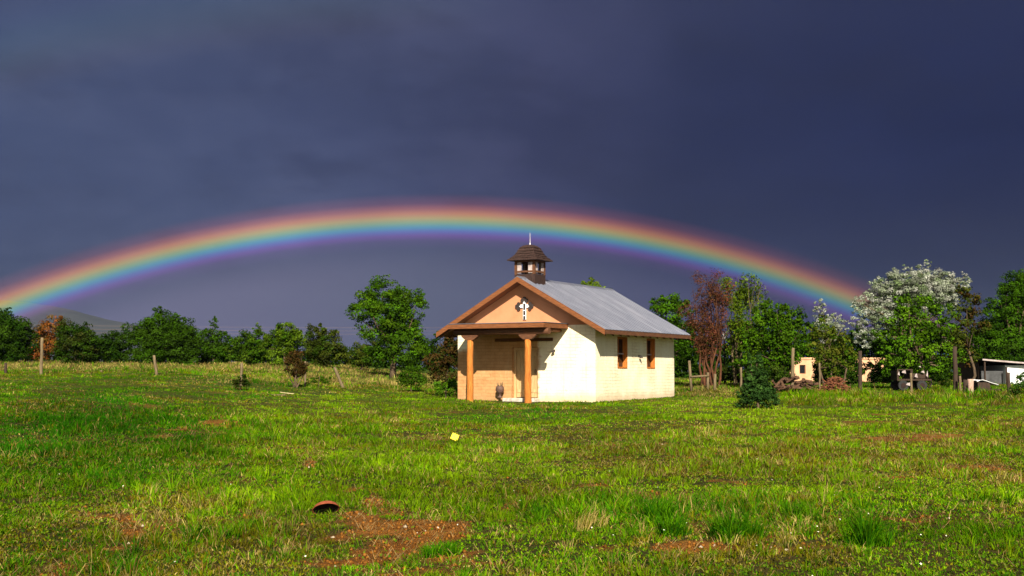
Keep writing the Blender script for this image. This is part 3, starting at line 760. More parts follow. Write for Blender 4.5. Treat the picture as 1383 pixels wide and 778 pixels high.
tree('blossom_tree', 'small silvery white tree showing at the right foot of the rainbow', T, GR, 84, 1118, [(1104, 412, 9), (1112, 424, 12), (1130, 430, 9), (1142, 437, 9), (1120, 445, 18)], G_SILVER, leaf=.085, per=1.4, dens=1.6, bark=BARK_PALE, seed=23, clump_r=(.22, .36))
tree('leafy_tree', 'small olive tree with several thin trunks right of the pale leaning post', T, GR, 63, 1122, [(1114, 446, 17), (1136, 456, 16), (1100, 462, 15), (1122, 468, 22), (1142, 476, 13), (1104, 482, 13), (1126, 486, 16), (1112, 497, 10), (1136, 495, 12), (1148, 488, 12), (1125, 506, 8)], [G_YEL[2], G_OLIVE[0], G_MID[0], G_OLIVE[1]], seed=24, stems=3, trunk_r=.06, leaf=.13, per=1.3)
tree('blossom_tree', 'great silvery white flowering tree, the tallest at the right', T, GR, 73, 1230,
     [(1192, 392, 19), (1216, 380, 20), (1244, 374, 18), (1270, 380, 18), (1290, 384, 15), (1302, 376, 9), (1172, 406, 15), (1160, 412, 10), (1166, 426, 15), (1205, 404, 22), (1240, 398, 26), (1280, 400, 20), (1180, 440, 20), (1170, 458, 15), (1200, 430, 22), (1228, 392, 24), (1258, 392, 24), (1185, 420, 20), (1292, 396, 14)],
     G_SILVER, leaf=.085, per=2.1, dens=2.4, bark=BARK_PALE, trunk_r=.15, seed=25, clump_r=(.15, .30), shell=(.4, 1.1))
tree('leafy_tree', 'bright green bushy tree in front of the great silvery tree', T, GR, 64, 1242,
     [(1226, 412, 18), (1250, 420, 22), (1274, 424, 16), (1214, 436, 20), (1244, 444, 26), (1278, 448, 18), (1204, 460, 20), (1236, 470, 26), (1270, 474, 22), (1200, 482, 16), (1292, 484, 12), (1228, 492, 18), (1262, 494, 16), (1204, 498, 14), (1286, 500, 11), (1246, 500, 14)],
     [G_MID[0], G_BRIGHT[0], G_BRIGHT[1], G_DARK[1]], seed=26, trunk_r=.2, shell=(.5, 1.05))
tree('leafy_tree', 'olive brown thin tree between the bright bushy tree and the right edge', T, GR, 71, 1308, [(1304, 404, 15), (1316, 416, 14), (1296, 424, 18), (1316, 438, 16), (1300, 452, 20), (1306, 478, 16)], [G_OLIVE[0], G_OLIVE[2], G_BROWN[1]], seed=27, per=1.4)
tree('leafy_tree', 'dark green massive tree cut off by the right edge behind the shed', T, GR, 88, 1368,
     [(1376, 384, 20), (1360, 398, 19), (1384, 402, 24), (1350, 416, 18), (1372, 426, 26), (1340, 436, 18), (1362, 450, 26), (1336, 462, 20), (1385, 455, 28), (1358, 476, 26), (1410, 400, 30), (1415, 450, 34), (1330, 484, 18), (1390, 480, 24)],
     [G_MID[0], G_DARK[1], G_DARK[0], G_BRIGHT[0]], seed=28, trunk_r=.3)
tree('juniper_bush', 'dark green conical juniper bush alone on the grass right of the chapel', 'bush', None, 41, 1022,
     [(1023, 535, 20, 14), (1006, 541, 12, 9), (1038, 541, 12, 9), (1022, 544, 16, 7), (1020, 522, 16, 13), (1032, 522, 10, 11), (1021, 508, 14, 13), (1012, 516, 10, 10), (1030, 531, 16, 12), (1012, 530, 15, 12), (1024, 493, 6, 12), (1026, 482, 3, 9), (1013, 486, 2.5, 9), (1012, 498, 4, 9)], G_JUN, leaf=.07, per=2.4, dens=1.4, seed=29, trunk_r=.05, clump_r=(.34, .6), flat=.8)
tree('green_shrub', 'dark green shrub at the right edge in front of the white shed wall', 'shrub', None, 52, 1378, [(1376, 522, 9), (1384, 514, 10), (1370, 532, 9), (1386, 532, 12), (1366, 540, 8)], [G_DARK[1], G_JUN[1]], leaf=.08, per=1.4, seed=30, trunk_r=.03, clump_r=(.34, .6))
UG = 'dark bushes under the trees at the right'
tree('low_bush', 'dark bush in front of the house, left of the tall dark post', 'bush', UG, 66, 1145, [(1138, 496, 13), (1150, 493, 11), (1146, 507, 13), (1132, 509, 11), (1155, 506, 9)], G_DARK, leaf=.12, per=2.4, seed=40, trunk_r=.03, clump_r=(.34, .6))
tree('low_bush', 'dark bush in front of the house, just behind the brushwood pile', 'bush', UG, 66, 1112, [(1110, 500, 14), (1122, 494, 13), (1106, 511, 10), (1124, 508, 12)], [G_DARK[0], G_DARK[1], G_BROWN[2]], leaf=.12, per=2.4, seed=41, trunk_r=.03, clump_r=(.34, .6))
tree('low_bush', 'blackish green bush left of the farm trailer', 'bush', UG, 66, 1190, [(1188, 505, 13), (1198, 507, 12), (1180, 510, 9), (1206, 505, 10)], G_DARK, leaf=.10, per=2.6, seed=42, trunk_r=.03, clump_r=(.34, .6))
tree('low_bush', 'dark bush behind the farm trailer under the bushy tree', 'bush', UG, 67, 1258, [(1240, 504, 16), (1262, 505, 14), (1276, 508, 13), (1225, 506, 12)], G_DARK, leaf=.10, per=2.6, seed=43, trunk_r=.03, clump_r=(.34, .6))
tree('low_bush', 'dark olive bush left of the log heap behind the juniper', 'bush', UG, 67, 1040, [(1040, 505, 14), (1054, 507, 12), (1026, 507, 12)], [G_DARK[0], G_OLIVE[2]], leaf=.10, per=2.6, seed=44, trunk_r=.03, clump_r=(.34, .6))
tree('low_bush', 'brownish bush at the foot of the thin sparsely leaved tree', 'bush', UG, 71, 985, [(985, 505, 14), (998, 507, 12), (972, 506, 12)], [G_DARK[0], G_BROWN[2], G_OLIVE[2]], leaf=.10, per=2.4, seed=45, trunk_r=.03, clump_r=(.34, .6))
tree('leafy_tree', 'dark green low tree between the house and the bright bushy tree', T, GR, 78, 1190, [(1170, 494, 8), (1178, 470, 15), (1196, 476, 16), (1206, 494, 16), (1160, 474, 12), (1210, 480, 18), (1152, 484, 12), (1194, 504, 10), (1148, 500, 9)], G_DARK, seed=31)

# bare reddish tree and the tall thin trees: visible branches
def bare_tree(name, label, Y, bpx, tops, nsub, mat, cols, leaf, group, leafn, seed, r0=.11, base_spread=.25, sub=1.0):
    rs = np.random.default_rng(seed)
    b = on_ground(bpx, Y); root = empty(name, b)
    mb = MB(); LP = []
    for (tx, ty) in tops:
        p = at(tx, ty, Y); e = np.array([p.x - b.x, rs.uniform(-.9, .9), p.z - b.z])
        st = np.array([rs.uniform(-1, 1) * base_spread, rs.uniform(-.2, .2), -.1])
        mid = st + (e - st) * .45; mid[0] = st[0] + (e[0] - st[0]) * .6
        pts = branch(mb, st, mid, r0, r0 * .6, rs, .05, 4, 6)
        pts += branch(mb, mid, e, r0 * .6, r0 * .08, rs, .05, 5, 5)
        for k in range(nsub):
            q = pts[rs.integers(3, len(pts) - 1)]
            dr = np.array([rs.normal() * .28, rs.normal() * .28, rs.uniform(.7, 1.2)])
            L = rs.uniform(.5, 1.5) * sub
            e2 = q + dr * L
            branch(mb, q, e2, r0 * .22, r0 * .05, rs, .1, 3, 4)
            LP.append(e2); LP.append((q + e2) / 2)
            for j in range(2):
                q2 = q + dr * L * rs.uniform(.3, .9); e3 = q2 + np.array([rs.normal() * .22, rs.normal() * .22, rs.uniform(.2, .6)]) * sub
                branch(mb, q2, e3, r0 * .10, r0 * .03, rs, .1, 2, 3); LP.append(e3)
    mb.build('trunk', mat, root)
    LP = np.array(LP)
    lob = [(q[0], q[1], q[2], .35 * sub, .45 * sub) for q in LP[rs.permutation(len(LP))[:leafn]]]
    v, c = leaf_cloud(lob, .16, leaf, cols, rs, clump_r=(.5, 1.0), dens=.3)
    leaf_obj('crown', v, c, root)
    tag(root, label, 'tree', group); return root
bare_tree('bare_tree', 'nearly bare reddish tree with fanning thin branches right of the chapel roof', 68, 958,
          [(938, 402), (944, 392), (950, 396), (956, 386), (962, 392), (968, 384), (974, 394), (978, 402), (947, 412), (966, 404), (934, 425), (982, 415)], 9, TWIG_RED,
          [(.095, .030, .016), (.08, .028, .013), (.05, .028, .008)], .09, GR, 60, 5, r0=.075, base_spread=.5)
bare_tree('thin_tree', 'tall thin sparsely leaved tree with upright stems beside the reddish tree', 70, 1004,
          [(1002, 381), (1008, 386), (990, 394), (986, 402), (1018, 396), (1024, 390), (996, 410), (1012, 408)], 7, BARK_PALE,
          G_YEL, .11, GR, 60, 6, r0=.085, base_spread=.7)
bare_tree('dead_sapling', 'small dead dark brown sapling standing in the dry grass of the meadow', 53, 400,
          [(394, 480), (402, 476), (408, 482), (390, 488), (413, 488)], 4, BARK, G_BROWN, .07, None, 40, 7, r0=.04, base_spread=.04, sub=.32)['category'] = 'sapling'

# background wood as one mass, left and right
def woods():
    rs = np.random.default_rng(77)
    lob = []
    for px_ in np.arange(-220, 760, 16):
        Yd = rs.uniform(112, 122); s = Yd / FPX
        top = 474 + rs.uniform(-8, 6)
        for k in range(2):
            p = at(px_ + rs.uniform(-8, 8), top + 8 + k * 12, Yd); lob.append((p.x, p.y, p.z, 15 * s, 11 * s))
    for px_ in np.arange(840, 1640, 14):
        Yd = rs.uniform(98, 112); s = Yd / FPX
        top = 448 + rs.uniform(-14, 12) + (14 if px_ < 900 else 0)
        for k in range(5):
            p = at(px_ + rs.uniform(-8, 8), top + 8 + k * 13, Yd); lob.append((p.x, p.y, p.z, 15 * s, 12 * s))
    v, c = leaf_cloud(lob, .9, .36, [G_DARK[0], G_DARK[2], G_DARK[1]], rs, dens=.7)
    o = leaf_obj('woods', v, c, None)
    tag(o, 'dark unbroken wood behind the nearer trees', 'woods', kind='stuff')
woods()

# ------------------------------------------------------------------ CHAPEL
ch = empty('chapel', H_ORG, H_ROT)
tag(ch, 'small whitewashed adobe chapel with tin roof, log porch and wooden belfry', 'chapel')
RISE = 2.08 / 3.70
XC = -HW / 2
ZR = 4.71                        # ridge, top of roof
def z_top(x): return ZR - RISE * abs(x - XC)
def z_und(x): return z_top(x) - 0.15
ZW = z_und(0.0)

def wall_surface(mb, to, L, H, T, openings, wob=0.012, seed=0, step=.21, top=None):
    """A wall face with openings and their reveals; `to(a, d, z)` places it (d = depth into the wall)."""
    ca = sorted(set([0, L] + [o[0] for o in openings] + [o[1] for o in openings]))
    cz = sorted(set([-.6, H] + [o[2] for o in openings] + [o[3] for o in openings]))
    def fill(c):
        out = [c[0]]
        for p, q in zip(c, c[1:]):
            k = max(1, int((q - p) / step))
            out += [p + (q - p) * (i + 1) / k for i in range(k)]
        return out
    ca, cz = fill(ca), fill(cz)
    A, Zg = np.meshgrid(np.array(ca), np.array(cz), indexing='ij')
    D = (fbm(A * 1.3 + seed, Zg * 1.3, 300 + seed, 3) - .5) * 2 * wob
    edge = np.minimum(np.minimum(A, L - A) / .25, 1); D = D * np.clip(edge, 0, 1)
    # rounded, slightly battered corners
    D = D - 0.03 * np.clip(1 - (Zg / H), 0, 1) * np.clip(edge, 0, 1)
    b = len(mb.v)
    for i in range(len(ca)):
        for j in range(len(cz)): mb.v.append(to(ca[i], D[i, j], cz[j]))
    nz = len(cz)
    def hole(a, z_): return any(o[0] < a < o[1] and o[2] < z_ < o[3] for o in openings)
    for i in range(len(ca) - 1):
        for j in range(len(cz) - 1):
            if hole((ca[i] + ca[i + 1]) / 2, (cz[j] + cz[j + 1]) / 2): continue
            q = b + i * nz + j
            mb.f.append([q, q + nz, q + nz + 1, q + 1]); mb.sm.append(True)
    for (a0, a1, z0, z1) in openings:
        for p, q in (((a0, z0), (a0, z1)), ((a0, z1), (a1, z1)), ((a1, z1), (a1, z0)), ((a1, z0), (a0, z0))):
            mb.face([to(p[0], -.02, p[1]), to(q[0], -.02, q[1]), to(q[0], T, q[1]), to(p[0], T, p[1])])

DOOR = (HW - 3.62, HW - 2.47, -.6, 2.0)                   # along the front wall measured from its left end
W1, W2 = (1.90, 2.86, 1.18, 2.42), (4.72, 5.60, 1.18, 2.42)
mb = MB()
wall_surface(mb, lambda a, d, z: (a - HW, d, z), HW, ZW, .30, [DOOR], seed=1)
wall_surface(mb, lambda a, d, z: (-d, a, z), HD, ZW, .32, [W1, W2], seed=5)
wall_surface(mb, lambda a, d, z: (-HW + d, HD - a, z), HD, ZW, .30, [], seed=9)
wall_surface(mb, lambda a, d, z: (-a, HD - d, z), HW, ZW, .30, [], seed=13)
mb.build('wall', WALL, ch)
# gables (front one is the tan stucco pediment)
for y0, y1, nm in ((0.0, .25, 'gable'), (HD - .25, HD, 'gable')):
    mb = MB(); mb.prism([(-HW, ZW), (0, ZW), (XC, z_und(XC))], 'y', y0, y1)
    o = mb.build(nm, STUCCO, ch)
    o['label'] = 'smooth tan gable triangle with the cross' if y0 == 0 else 'plain rear gable'

# roof: boarded deck, ribbed sheet, fascias
OF, OR_, EV = .55, .28, .636
def slope_pts(side, y, dz):
    e = -HW - EV if side < 0 else EV
    return (e, y, z_top(e) + dz), (XC, y, ZR + dz)
for side in (-1, 1):
    mb = MB()
    e0, r0 = slope_pts(side, -OF + .03, -.03); e1, r1 = slope_pts(side, HD + OR_ - .03, -.03)
    lo = [(p[0], p[1], p[2] - .12) for p in (e0, r0, r1, e1)]
    up = [e0, r0, r1, e1]
    mb.face(up); mb.face(lo[::-1])
    for i in range(4):
        j = (i + 1) % 4; mb.face([lo[i], lo[j], up[j], up[i]])
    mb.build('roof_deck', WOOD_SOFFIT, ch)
    # ribbed metal sheet
    prof = []; yy = -OF
    pit = .305
    while yy < HD + OR_ - .001:
        for dy, dz in ((0, 0), (.115, 0), (.135, .028), (.17, .028), (.19, 0)):
            if yy + dy < HD + OR_: prof.append((yy + dy, dz))
        yy += pit
    prof.append((HD + OR_, 0))
    mb = MB(); b = 0; n = len(prof); K = 6
    for (yy, dz) in prof:
        for k in range(K + 1):
            t = k / K
            e, r = slope_pts(side, yy, dz)
            ex = e[0] + .03 * side
            ez = z_top(ex) + dz
            mb.v.append((ex + (r[0] - ex) * t, yy, ez + (r[2] - ez) * t - .012 * math.sin(PI * t) * (1 + .5 * math.sin(yy * 2.1))))
    for i in range(n - 1):
        for k in range(K):
            q = i * (K + 1) + k
            mb.f.append([q, q + 1, q + K + 2, q + K + 1] if side > 0 else [q, q + K + 1, q + K + 2, q + 1]); mb.sm.append(False)
    o = mb.build('roof_sheet', ROOF, ch)
    so = o.modifiers.new('thick', 'SOLIDIFY'); so.thickness = .014; so.offset = -1
    # rake board
    for yb in (-OF - .03, HD + OR_):
        mb = MB()
        e = -HW - EV - .03 if side < 0 else EV + .03
        p = [(e, z_top(e) - .19), (XC, ZR - .19), (XC, ZR + .012), (e, z_top(e) + .012)]
        mb.prism(p if side < 0 else p[::-1], 'y', yb, yb + .03)
        mb.build('rake_board', WOOD_FASCIA, ch)
    # eave board
    e = -HW - EV - .026 if side < 0 else EV + .001
    mb = MB(); mb.box((e, -OF + .002, z_top(EV) - .17), (e + .025, HD + OR_ - .002, z_top(EV) - .02)); mb.build('eave_board', WOOD_DARK, ch)
    # rafters under the eaves
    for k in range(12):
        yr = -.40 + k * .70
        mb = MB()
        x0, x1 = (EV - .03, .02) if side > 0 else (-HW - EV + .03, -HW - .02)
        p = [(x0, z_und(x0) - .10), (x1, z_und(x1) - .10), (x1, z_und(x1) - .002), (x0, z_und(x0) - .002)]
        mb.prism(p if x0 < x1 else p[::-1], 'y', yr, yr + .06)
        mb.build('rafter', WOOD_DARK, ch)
mb = MB(); mb.prism([(XC - .16, ZR - .07), (XC + .16, ZR - .07), (XC + .15, ZR - .045), (XC, ZR + .045), (XC - .15, ZR - .045)], 'y', -OF - .01, HD + OR_ + .01)
mb.build('ridge_cap', ROOF, ch)

# door and its frame
door = MB()
dx0, dx1 = DOOR[0] - HW, DOOR[1] - HW
npl = 6; pw_ = (dx1 - dx0 - .20) / npl
for k in range(npl):
    door.box((dx0 + .10 + k * pw_ + .004, .205, .06), (dx0 + .10 + (k + 1) * pw_ - .004, .245 + .004 * (k % 2), 1.90))
door = door.build('door', WOOD_DOOR, ch, bevel=.004)
fm = MB(); fm.box((dx0 + .002, .15, .0), (dx0 + .095, .27, 1.995)); fm.box((dx1 - .095, .15, .0), (dx1 - .002, .27, 1.995)); fm.box((dx0 + .097, .152, 1.905), (dx1 - .097, .27, 1.993))
fm.build('frame', WOOD_DOOR, door)
for zz in (.25, .95, 1.68):
    rl = MB(); rl.box((dx0 + .12, .185, zz), (dx1 - .12, .203, zz + .13)); rl.build('ledge', WOOD_DOOR, door)
hd = MB(); hd.tube([(dx1 - .20, .16, 1.0), (dx1 - .20, .14, 1.02), (dx1 - .20, .14, 1.14), (dx1 - .20, .16, 1.16)], .012, 8); hd.build('handle', IRON, door)
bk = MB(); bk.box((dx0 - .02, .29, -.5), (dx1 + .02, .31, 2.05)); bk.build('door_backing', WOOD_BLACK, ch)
st = MB(); st.box((dx0 - .12, -.55, -.45), (dx1 + .12, .14, .04)); st.build('doorstep', STONE, ch, bevel=.02)
li = MB(); li.box((-4.38, -.045, 2.235), (-1.80, .1, 2.36)); li.build('lintel', WOOD_DARK, ch, bevel=.008)

# windows in the right wall
for (a0, a1, z0, z1) in (W1, W2):
    wf = MB(); T0, T1 = -.20, -.13
    for (b0, b1, c0, c1) in ((a0 + .002, a0 + .075, z0 + .002, z1 - .002), (a1 - .075, a1 - .002, z0 + .002, z1 - .002), (a0 + .077, a1 - .077, z0 + .002, z0 + .075), (a0 + .077, a1 - .077, z1 - .075, z1 - .002)):
        wf.box((T0, b0, c0), (T1, b1, c1))
    win = wf.build('window', WOOD_ORANGE, ch)
    rv = MB()                                              # thick wooden jambs lining the opening
    rv.box((-.125, a0 + .003, z0 + .003), (.012, a0 + .05, z1 - .003)); rv.box((-.125, a1 - .05, z0 + .003), (.012, a1 - .003, z1 - .003)); rv.box((-.125, a0 + .052, z1 - .05), (.010, a1 - .052, z1 - .003))
    rv.build('jamb', WOOD_ORANGE, win)
    sl = MB(); sl.box((-.125, a0 + .052, z0 + .004), (.035, a1 - .052, z0 + .05)); sl.build('sill', WOOD_ORANGE, win)
    zm = z0 + .56
    sa = MB(); sa.box((-.185, a0 + .078, zm), (-.12, a1 - .078, zm + .05)); sa.build('sash', PALE_PAINT, win)
    mu = MB(); ym = (a0 + a1) / 2; mu.box((-.18, ym - .016, z0 + .077), (-.15, ym + .016, zm - .002)); mu.box((-.18, ym - .016, zm + .052), (-.15, ym + .016, z1 - .077)); mu.build('glazing_bar', WOOD_ORANGE, win)
    pn = MB(); pn.box((-.172, a0 + .07, z0 + .07), (-.166, a1 - .07, z1 - .07)); pn.build('pane', GLASS, win)
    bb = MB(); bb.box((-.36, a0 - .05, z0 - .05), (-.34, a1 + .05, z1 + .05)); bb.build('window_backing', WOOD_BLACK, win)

# porch
PA, PB, PO = -5.34, -1.15, -1.95
pr = MB(); pr.box((PA + .03, PO + .03, 2.70), (PB - .03, -.002, 2.80)); pr.build('porch_roof', WOOD_SOFFIT, ch)
ps = MB(); ps.box((PA - .02, PO - .02, 2.872), (PB + .02, -.004, 2.892)); ps.build('porch_sheet', ROOF, ch)
pf = MB(); pf.box((PA, PO, 2.695), (PB, PO + .028, 2.87)); pf.box((PA, PO + .03, 2.697), (PA + .028, -.003, 2.868)); pf.box((PB - .028, PO + .03, 2.697), (PB, -.003, 2.868)); pf.build('porch_fascia', WOOD_FASCIA, ch)
bm_ = MB(); bm_.tube([(PA + .10, -1.62, 2.57), (PB + .06, -1.62, 2.57)], .12, 14); bm_.build('porch_beam', WOOD_DARK, ch)
for k in range(6):
    xv = PA + .35 + k * .70
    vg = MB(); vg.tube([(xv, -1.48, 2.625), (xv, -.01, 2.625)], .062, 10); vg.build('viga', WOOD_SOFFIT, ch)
for a in (-4.536, -2.0):
    po = MB(); rs = np.random.default_rng(int(-a * 10))
    po.tube([(a + rs.normal() * .006, -1.62 + rs.normal() * .006, z_) for z_ in np.linspace(-.5, 2.26, 10)], [.138 - .020 * t + rs.normal() * .003 for t in np.linspace(0, 1, 10)], 18)
    po = po.build('porch_post', WOOD_ORANGE, ch)
    co = MB(); co.prism([(a - .36, 2.41), (a - .31, 2.36), (a - .17, 2.262), (a + .17, 2.262), (a + .31, 2.36), (a + .36, 2.41), (a + .36, 2.452), (a - .36, 2.452)], 'y', -1.70, -1.54)
    co.build('corbel', WOOD_DARK, po, bevel=.008)

# the cross on the gable: pale boards with dark trefoil ends and a dark slim figure strip
cr = empty('cross', (XC + .03, -.004, 3.48)); cr.parent = ch
m1 = MB(); m1.box((-.065, -.05, -.40), (.065, -.012, .36)); m1.box((-.26, -.048, .06), (-.067, -.014, .19)); m1.box((.067, -.048, .06), (.26, -.014, .19)); m1.build('cross_board', WHITE_PAINT, cr)
def disc(mb, x, z, r, y0, y1, n=14):
    mb.prism([(x + r * math.cos(2 * PI * k / n), z + r * math.sin(2 * PI * k / n)) for k in range(n)], 'y', y0, y1)
for (ex, ez, ddx, ddz) in ((0, .34, 0, 1), (-.25, .125, -1, 0), (.25, .125, 1, 0)):
    t_ = MB(); k3 = 0
    for (qx, qz) in ((ex + ddx * .085, ez + ddz * .075), (ex + ddz * .09, ez + ddx * .085), (ex - ddz * .09, ez - ddx * .085)):
        disc(t_, qx, qz, .078, -.070 - .003 * k3, -.052); k3 += 1
    t_.build('trefoil', IRON, cr)
for zz, hh in ((-.39, .13), (-.22, .16), (-.02, .24)):
    m2 = MB(); m2.box((-.042, -.062, zz), (.042, -.0515, zz + hh)); m2.build('dark_figure', IRON, cr)

# belfry on the ridge
bf = empty('belfry', (XC, .457, 0)); bf.parent = ch
HB = .45
zb0, zb1 = 4.40, 5.42
cu = MB(); cu.box((-HB, -HB, zb0), (HB, HB, 4.86)); cu.build('belfry_base', SHINGLE, bf, bevel=.006)
for sx in (-1, 1):
    for sy in (-1, 1):
        q = MB(); q.box((sx * HB - (.10 if sx > 0 else 0), sy * HB - (.10 if sy > 0 else 0), 4.862), (sx * HB + (.10 if sx < 0 else 0), sy * HB + (.10 if sy < 0 else 0), zb1))
        q.build('corner_post', WOOD_DARK, bf)
for (nx, ny) in ((0, -1), (1, 0), (0, 1), (-1, 0)):
    M = Matrix.Rotation(math.atan2(ny, nx) + PI / 2, 4, 'Z')
    for sgn in (-1, 1):
        q = MB(); lo_, hi_ = (.155, .335) if sgn > 0 else (-.335, -.155)
        q.box((lo_, -HB + .02, 4.90), (hi_, -HB + .045, 5.38), M); q.build('pale_board', PALE_PAINT, bf)
    for z0_ in (4.93, 5.33):
        q = MB(); q.box((-.348, -HB + .004, z0_), (.348, -HB + .018, z0_ + .07), M); q.build('rail', WOOD_DARK, bf)
be = MB(); be.lathe([(.002, .33), (.05, .32), (.09, .27), (.11, .12), (.15, .02), (.17, 0.0), (.15, .0), (.02, .2)], 18, (0, 0, 4.95)); be.build('bell', IRON, bf)
hg = MB(); hg.tube([(-.36, 0, 5.32), (.36, 0, 5.32)], .03, 8); hg.build('bell_bar', WOOD_DARK, bf)
# shingled bell-shaped roof: stepped courses
rf = MB()
prof = [(.67, 5.40), (.665, 5.44), (.57, 5.50), (.58, 5.515), (.48, 5.58), (.49, 5.595), (.41, 5.68), (.42, 5.695), (.36, 5.79), (.37, 5.805), (.30, 5.91), (.31, 5.925), (.20, 6.01), (.10, 6.045), (.0, 6.06)]
prev = None; b0 = len(rf.v)
for (r_, z_) in prof:
    ring = []
    for k in range(8):
        t = PI / 4 + k * PI / 4
        s_ = r_ / max(abs(math.cos(t)), abs(math.sin(t))) * (1.0 if k % 2 == 0 else .97)
        ring.append((s_ * math.cos(t), s_ * math.sin(t), z_))
    o_ = len(rf.v); rf.v += ring
    if prev is not None:
        for k in range(8):
            k2 = (k + 1) % 8
            rf.f.append([prev + k, prev + k2, o_ + k2, o_ + k]); rf.sm.append(False)
    prev = o_
rf.f.append([b0 + k for k in range(8)][::-1]); rf.sm.append(False)
rf.build('belfry_roof', SHINGLE, bf)
# loose shingle edges
rs = np.random.default_rng(3)
for (r_, z_) in ((.58, 5.518), (.49, 5.598), (.42, 5.698), (.37, 5.808), (.31, 5.928)):
    for (nx, ny) in ((0, -1), (1, 0), (0, 1), (-1, 0)):
        M = Matrix.Rotation(math.atan2(ny, nx) + PI / 2, 4, 'Z')
        k = int(2 * r_ / .10); sh = MB()
        for i in range(k):
            xa = -r_ + i * (2 * r_ / k)
            dz = rs.uniform(-.012, .02); l_ = rs.uniform(-.012, .02)
            sh.box((xa + .004, -r_ - .012 - l_, z_ - .03 + dz), (xa + 2 * r_ / k - .006, -r_ + .04, z_ - .012 + dz), M)
        sh.build('shingle_course', SHINGLE, bf)
spire = MB(); spire.lathe([(.06, 5.98), (.04, 6.06), (.022, 6.12), (.016, 6.40), (.008, 6.52), (.0, 6.53)], 10); spire.build('spire', STEEL, bf)

# lamps on the walls
def wall_lamp(loc, rot):
    l = empty('wall_lamp', loc, rot); l.parent = ch; l.scale = (.7, .7, .7)
    q = MB(); q.box((-.05, -.02, -.03), (.05, .03, .10)); q.tube([(0, -.02, .06), (0, -.10, .08), (0, -.16, .04)], .014, 8); q.build('bracket', IRON, l)
    q = MB(); q.lathe([(.02, .05), (.06, .03), (.10, -.07), (.085, -.07), (.05, .02), (.01, .03)], 14, (0, -.16, 0)); q.build('lamp_shade', IRON, l)
wall_lamp((-1.74, -.012, 1.84), 0)
wall_lamp((.012, 3.94, 1.66), PI / 2)

# things under the porch
pot = empty('planter', ch.matrix_basis @ Vector((-4.02, -.26, .05)))
tag(pot, 'small round brown planter on a foot against the tan porch wall', 'planter')
q = MB(); q.lathe([(.0, .0), (.11, .0), (.10, .03), (.045, .06), (.045, .14), (.10, .18), (.165, .28), (.16, .40), (.12, .46), (.10, .46), (.12, .38), (.0, .36)], 18); q.build('bowl', mottled('brown_pottery', (.07, .035, .022), (.14, .08, .06), 9, .7), pot)
rs = np.random.default_rng(5)
q = MB()
for k in range(26):
    a = rs.uniform(0, 2 * PI); l_ = rs.uniform(.08, .2)
    q.tube([(0.04 * math.cos(a), .04 * math.sin(a), .38), (.13 * math.cos(a), .13 * math.sin(a), .44 + l_)], [.008, .003], 4)
q.build('dry_stems', WOOD_GREY, pot)

# ------------------------------------------------------------------ POSTS, GATE, POWER LINE
def post(px_, top, Y, r_, mat, label, lean=0.0, seg=8, group='weathered fence posts round the meadow', cap=None, leany=0.0):
    b = on_ground(px_, Y); t = at(px_, top, Y); H = t.z - b.z
    rs = np.random.default_rng(int(px_) + 3)
    pts = [(lean * k + rs.normal() * .008, leany * k + rs.normal() * .008, -.3 + (H + .3) * k) for k in np.linspace(0, 1, 6)]
    q = MB(); q.tube(pts, [r_ * (1.08 - .2 * k + rs.normal() * .03) for k in np.linspace(0, 1, 6)], seg)
    o = q.build('fence_post', mat, None, loc=b); tag(o, label, 'post', group)
    return o
post(57, 456, 56, .075, WOOD_GREY, 'tall grey fence post in front of the russet tree')
post(9, 490, 58, .07, WOOD_BLACK, 'short dark fence post at the left edge of the meadow')
post(138, 500, 60, .06, WOOD_GREY, 'short grey fence stub in dry grass under the low green tree')
post(214, 480, 56, .07, WOOD_GREY, 'slightly leaning grey fence post under the large round tree', lean=-.18)
post(327, 490, 52, .06, WOOD_GREY, 'slim fence post rising behind the dark round bush')
post(413, 488, 55, .05, WOOD_GREY, 'thin pale fence post just right of the dead sapling')
fp = post(468, 496, 57, .07, WOOD_GREY, 'fallen fence post leaning far to the left in dry grass', lean=-.55)
GP = 'posts among the trees right of the chapel'
post(1068, 470, 60, .085, WOOD_GREY, 'tall pale post leaning slightly beside the peach house', lean=.1, group=GP)
post(1160, 474, 60, .10, WOOD_BLACK, 'tall dark post left of the bright bushy tree', lean=.05, group=GP)
post(1289, 468, 57, .115, WOOD_BLACK, 'tallest dark post, standing at the right under the bushy tree', group=GP)
post(1295, 508, 56.5, .06, WOOD_GREY, 'short pale stub beside the tallest dark post', group=GP)
post(1302, 513, 58, .13, WOOD_BLACK, 'stout black stump between the pale stub and the pink pillar', group=GP)
post(1309, 512, 56, .15, PINK_STONE, 'stout pinkish pillar with a pale top left of the white covered box', group=GP)
post(1360, 503, 56, .09, WOOD_BLACK, 'short dark post in front of the white shed wall', group=GP)
post(1106, 490, 62, .05, WOOD_GREY, 'thin pale stake by the brushwood pile', group=GP)
post(1229, 504, 57, .06, WOOD_GREY, 'brown stake standing in front of the farm trailer', group=GP)
post(1000, 496, 61, .06, WOOD_GREY, 'brown weathered post left of the juniper bush', group=GP)

gt = empty('field_gate', on_ground(945, 60))
tag(gt, 'rough wooden field gate of two posts and a rail right of the chapel', 'gate')
def gp(px_, py_, Y=60): return at(px_, py_, Y) - gt.location
for (a, b) in (((931, 487), (934, 532)), ((956, 503), (956, 532)), ((966, 505), (965, 532))):
    q = MB(); p0, p1 = gp(*a), gp(*b); q.tube([p1, (p0 + p1) / 2, p0], [.075, .07, .06], 8); q.build('gate_post', WOOD_GREY, gt)
q = MB(); q.tube([gp(932, 509) + Vector((0, -.08, 0)), gp(957, 507.5) + Vector((0, -.08, 0))], .05, 8); q.build('rail', WOOD_GREY, gt)

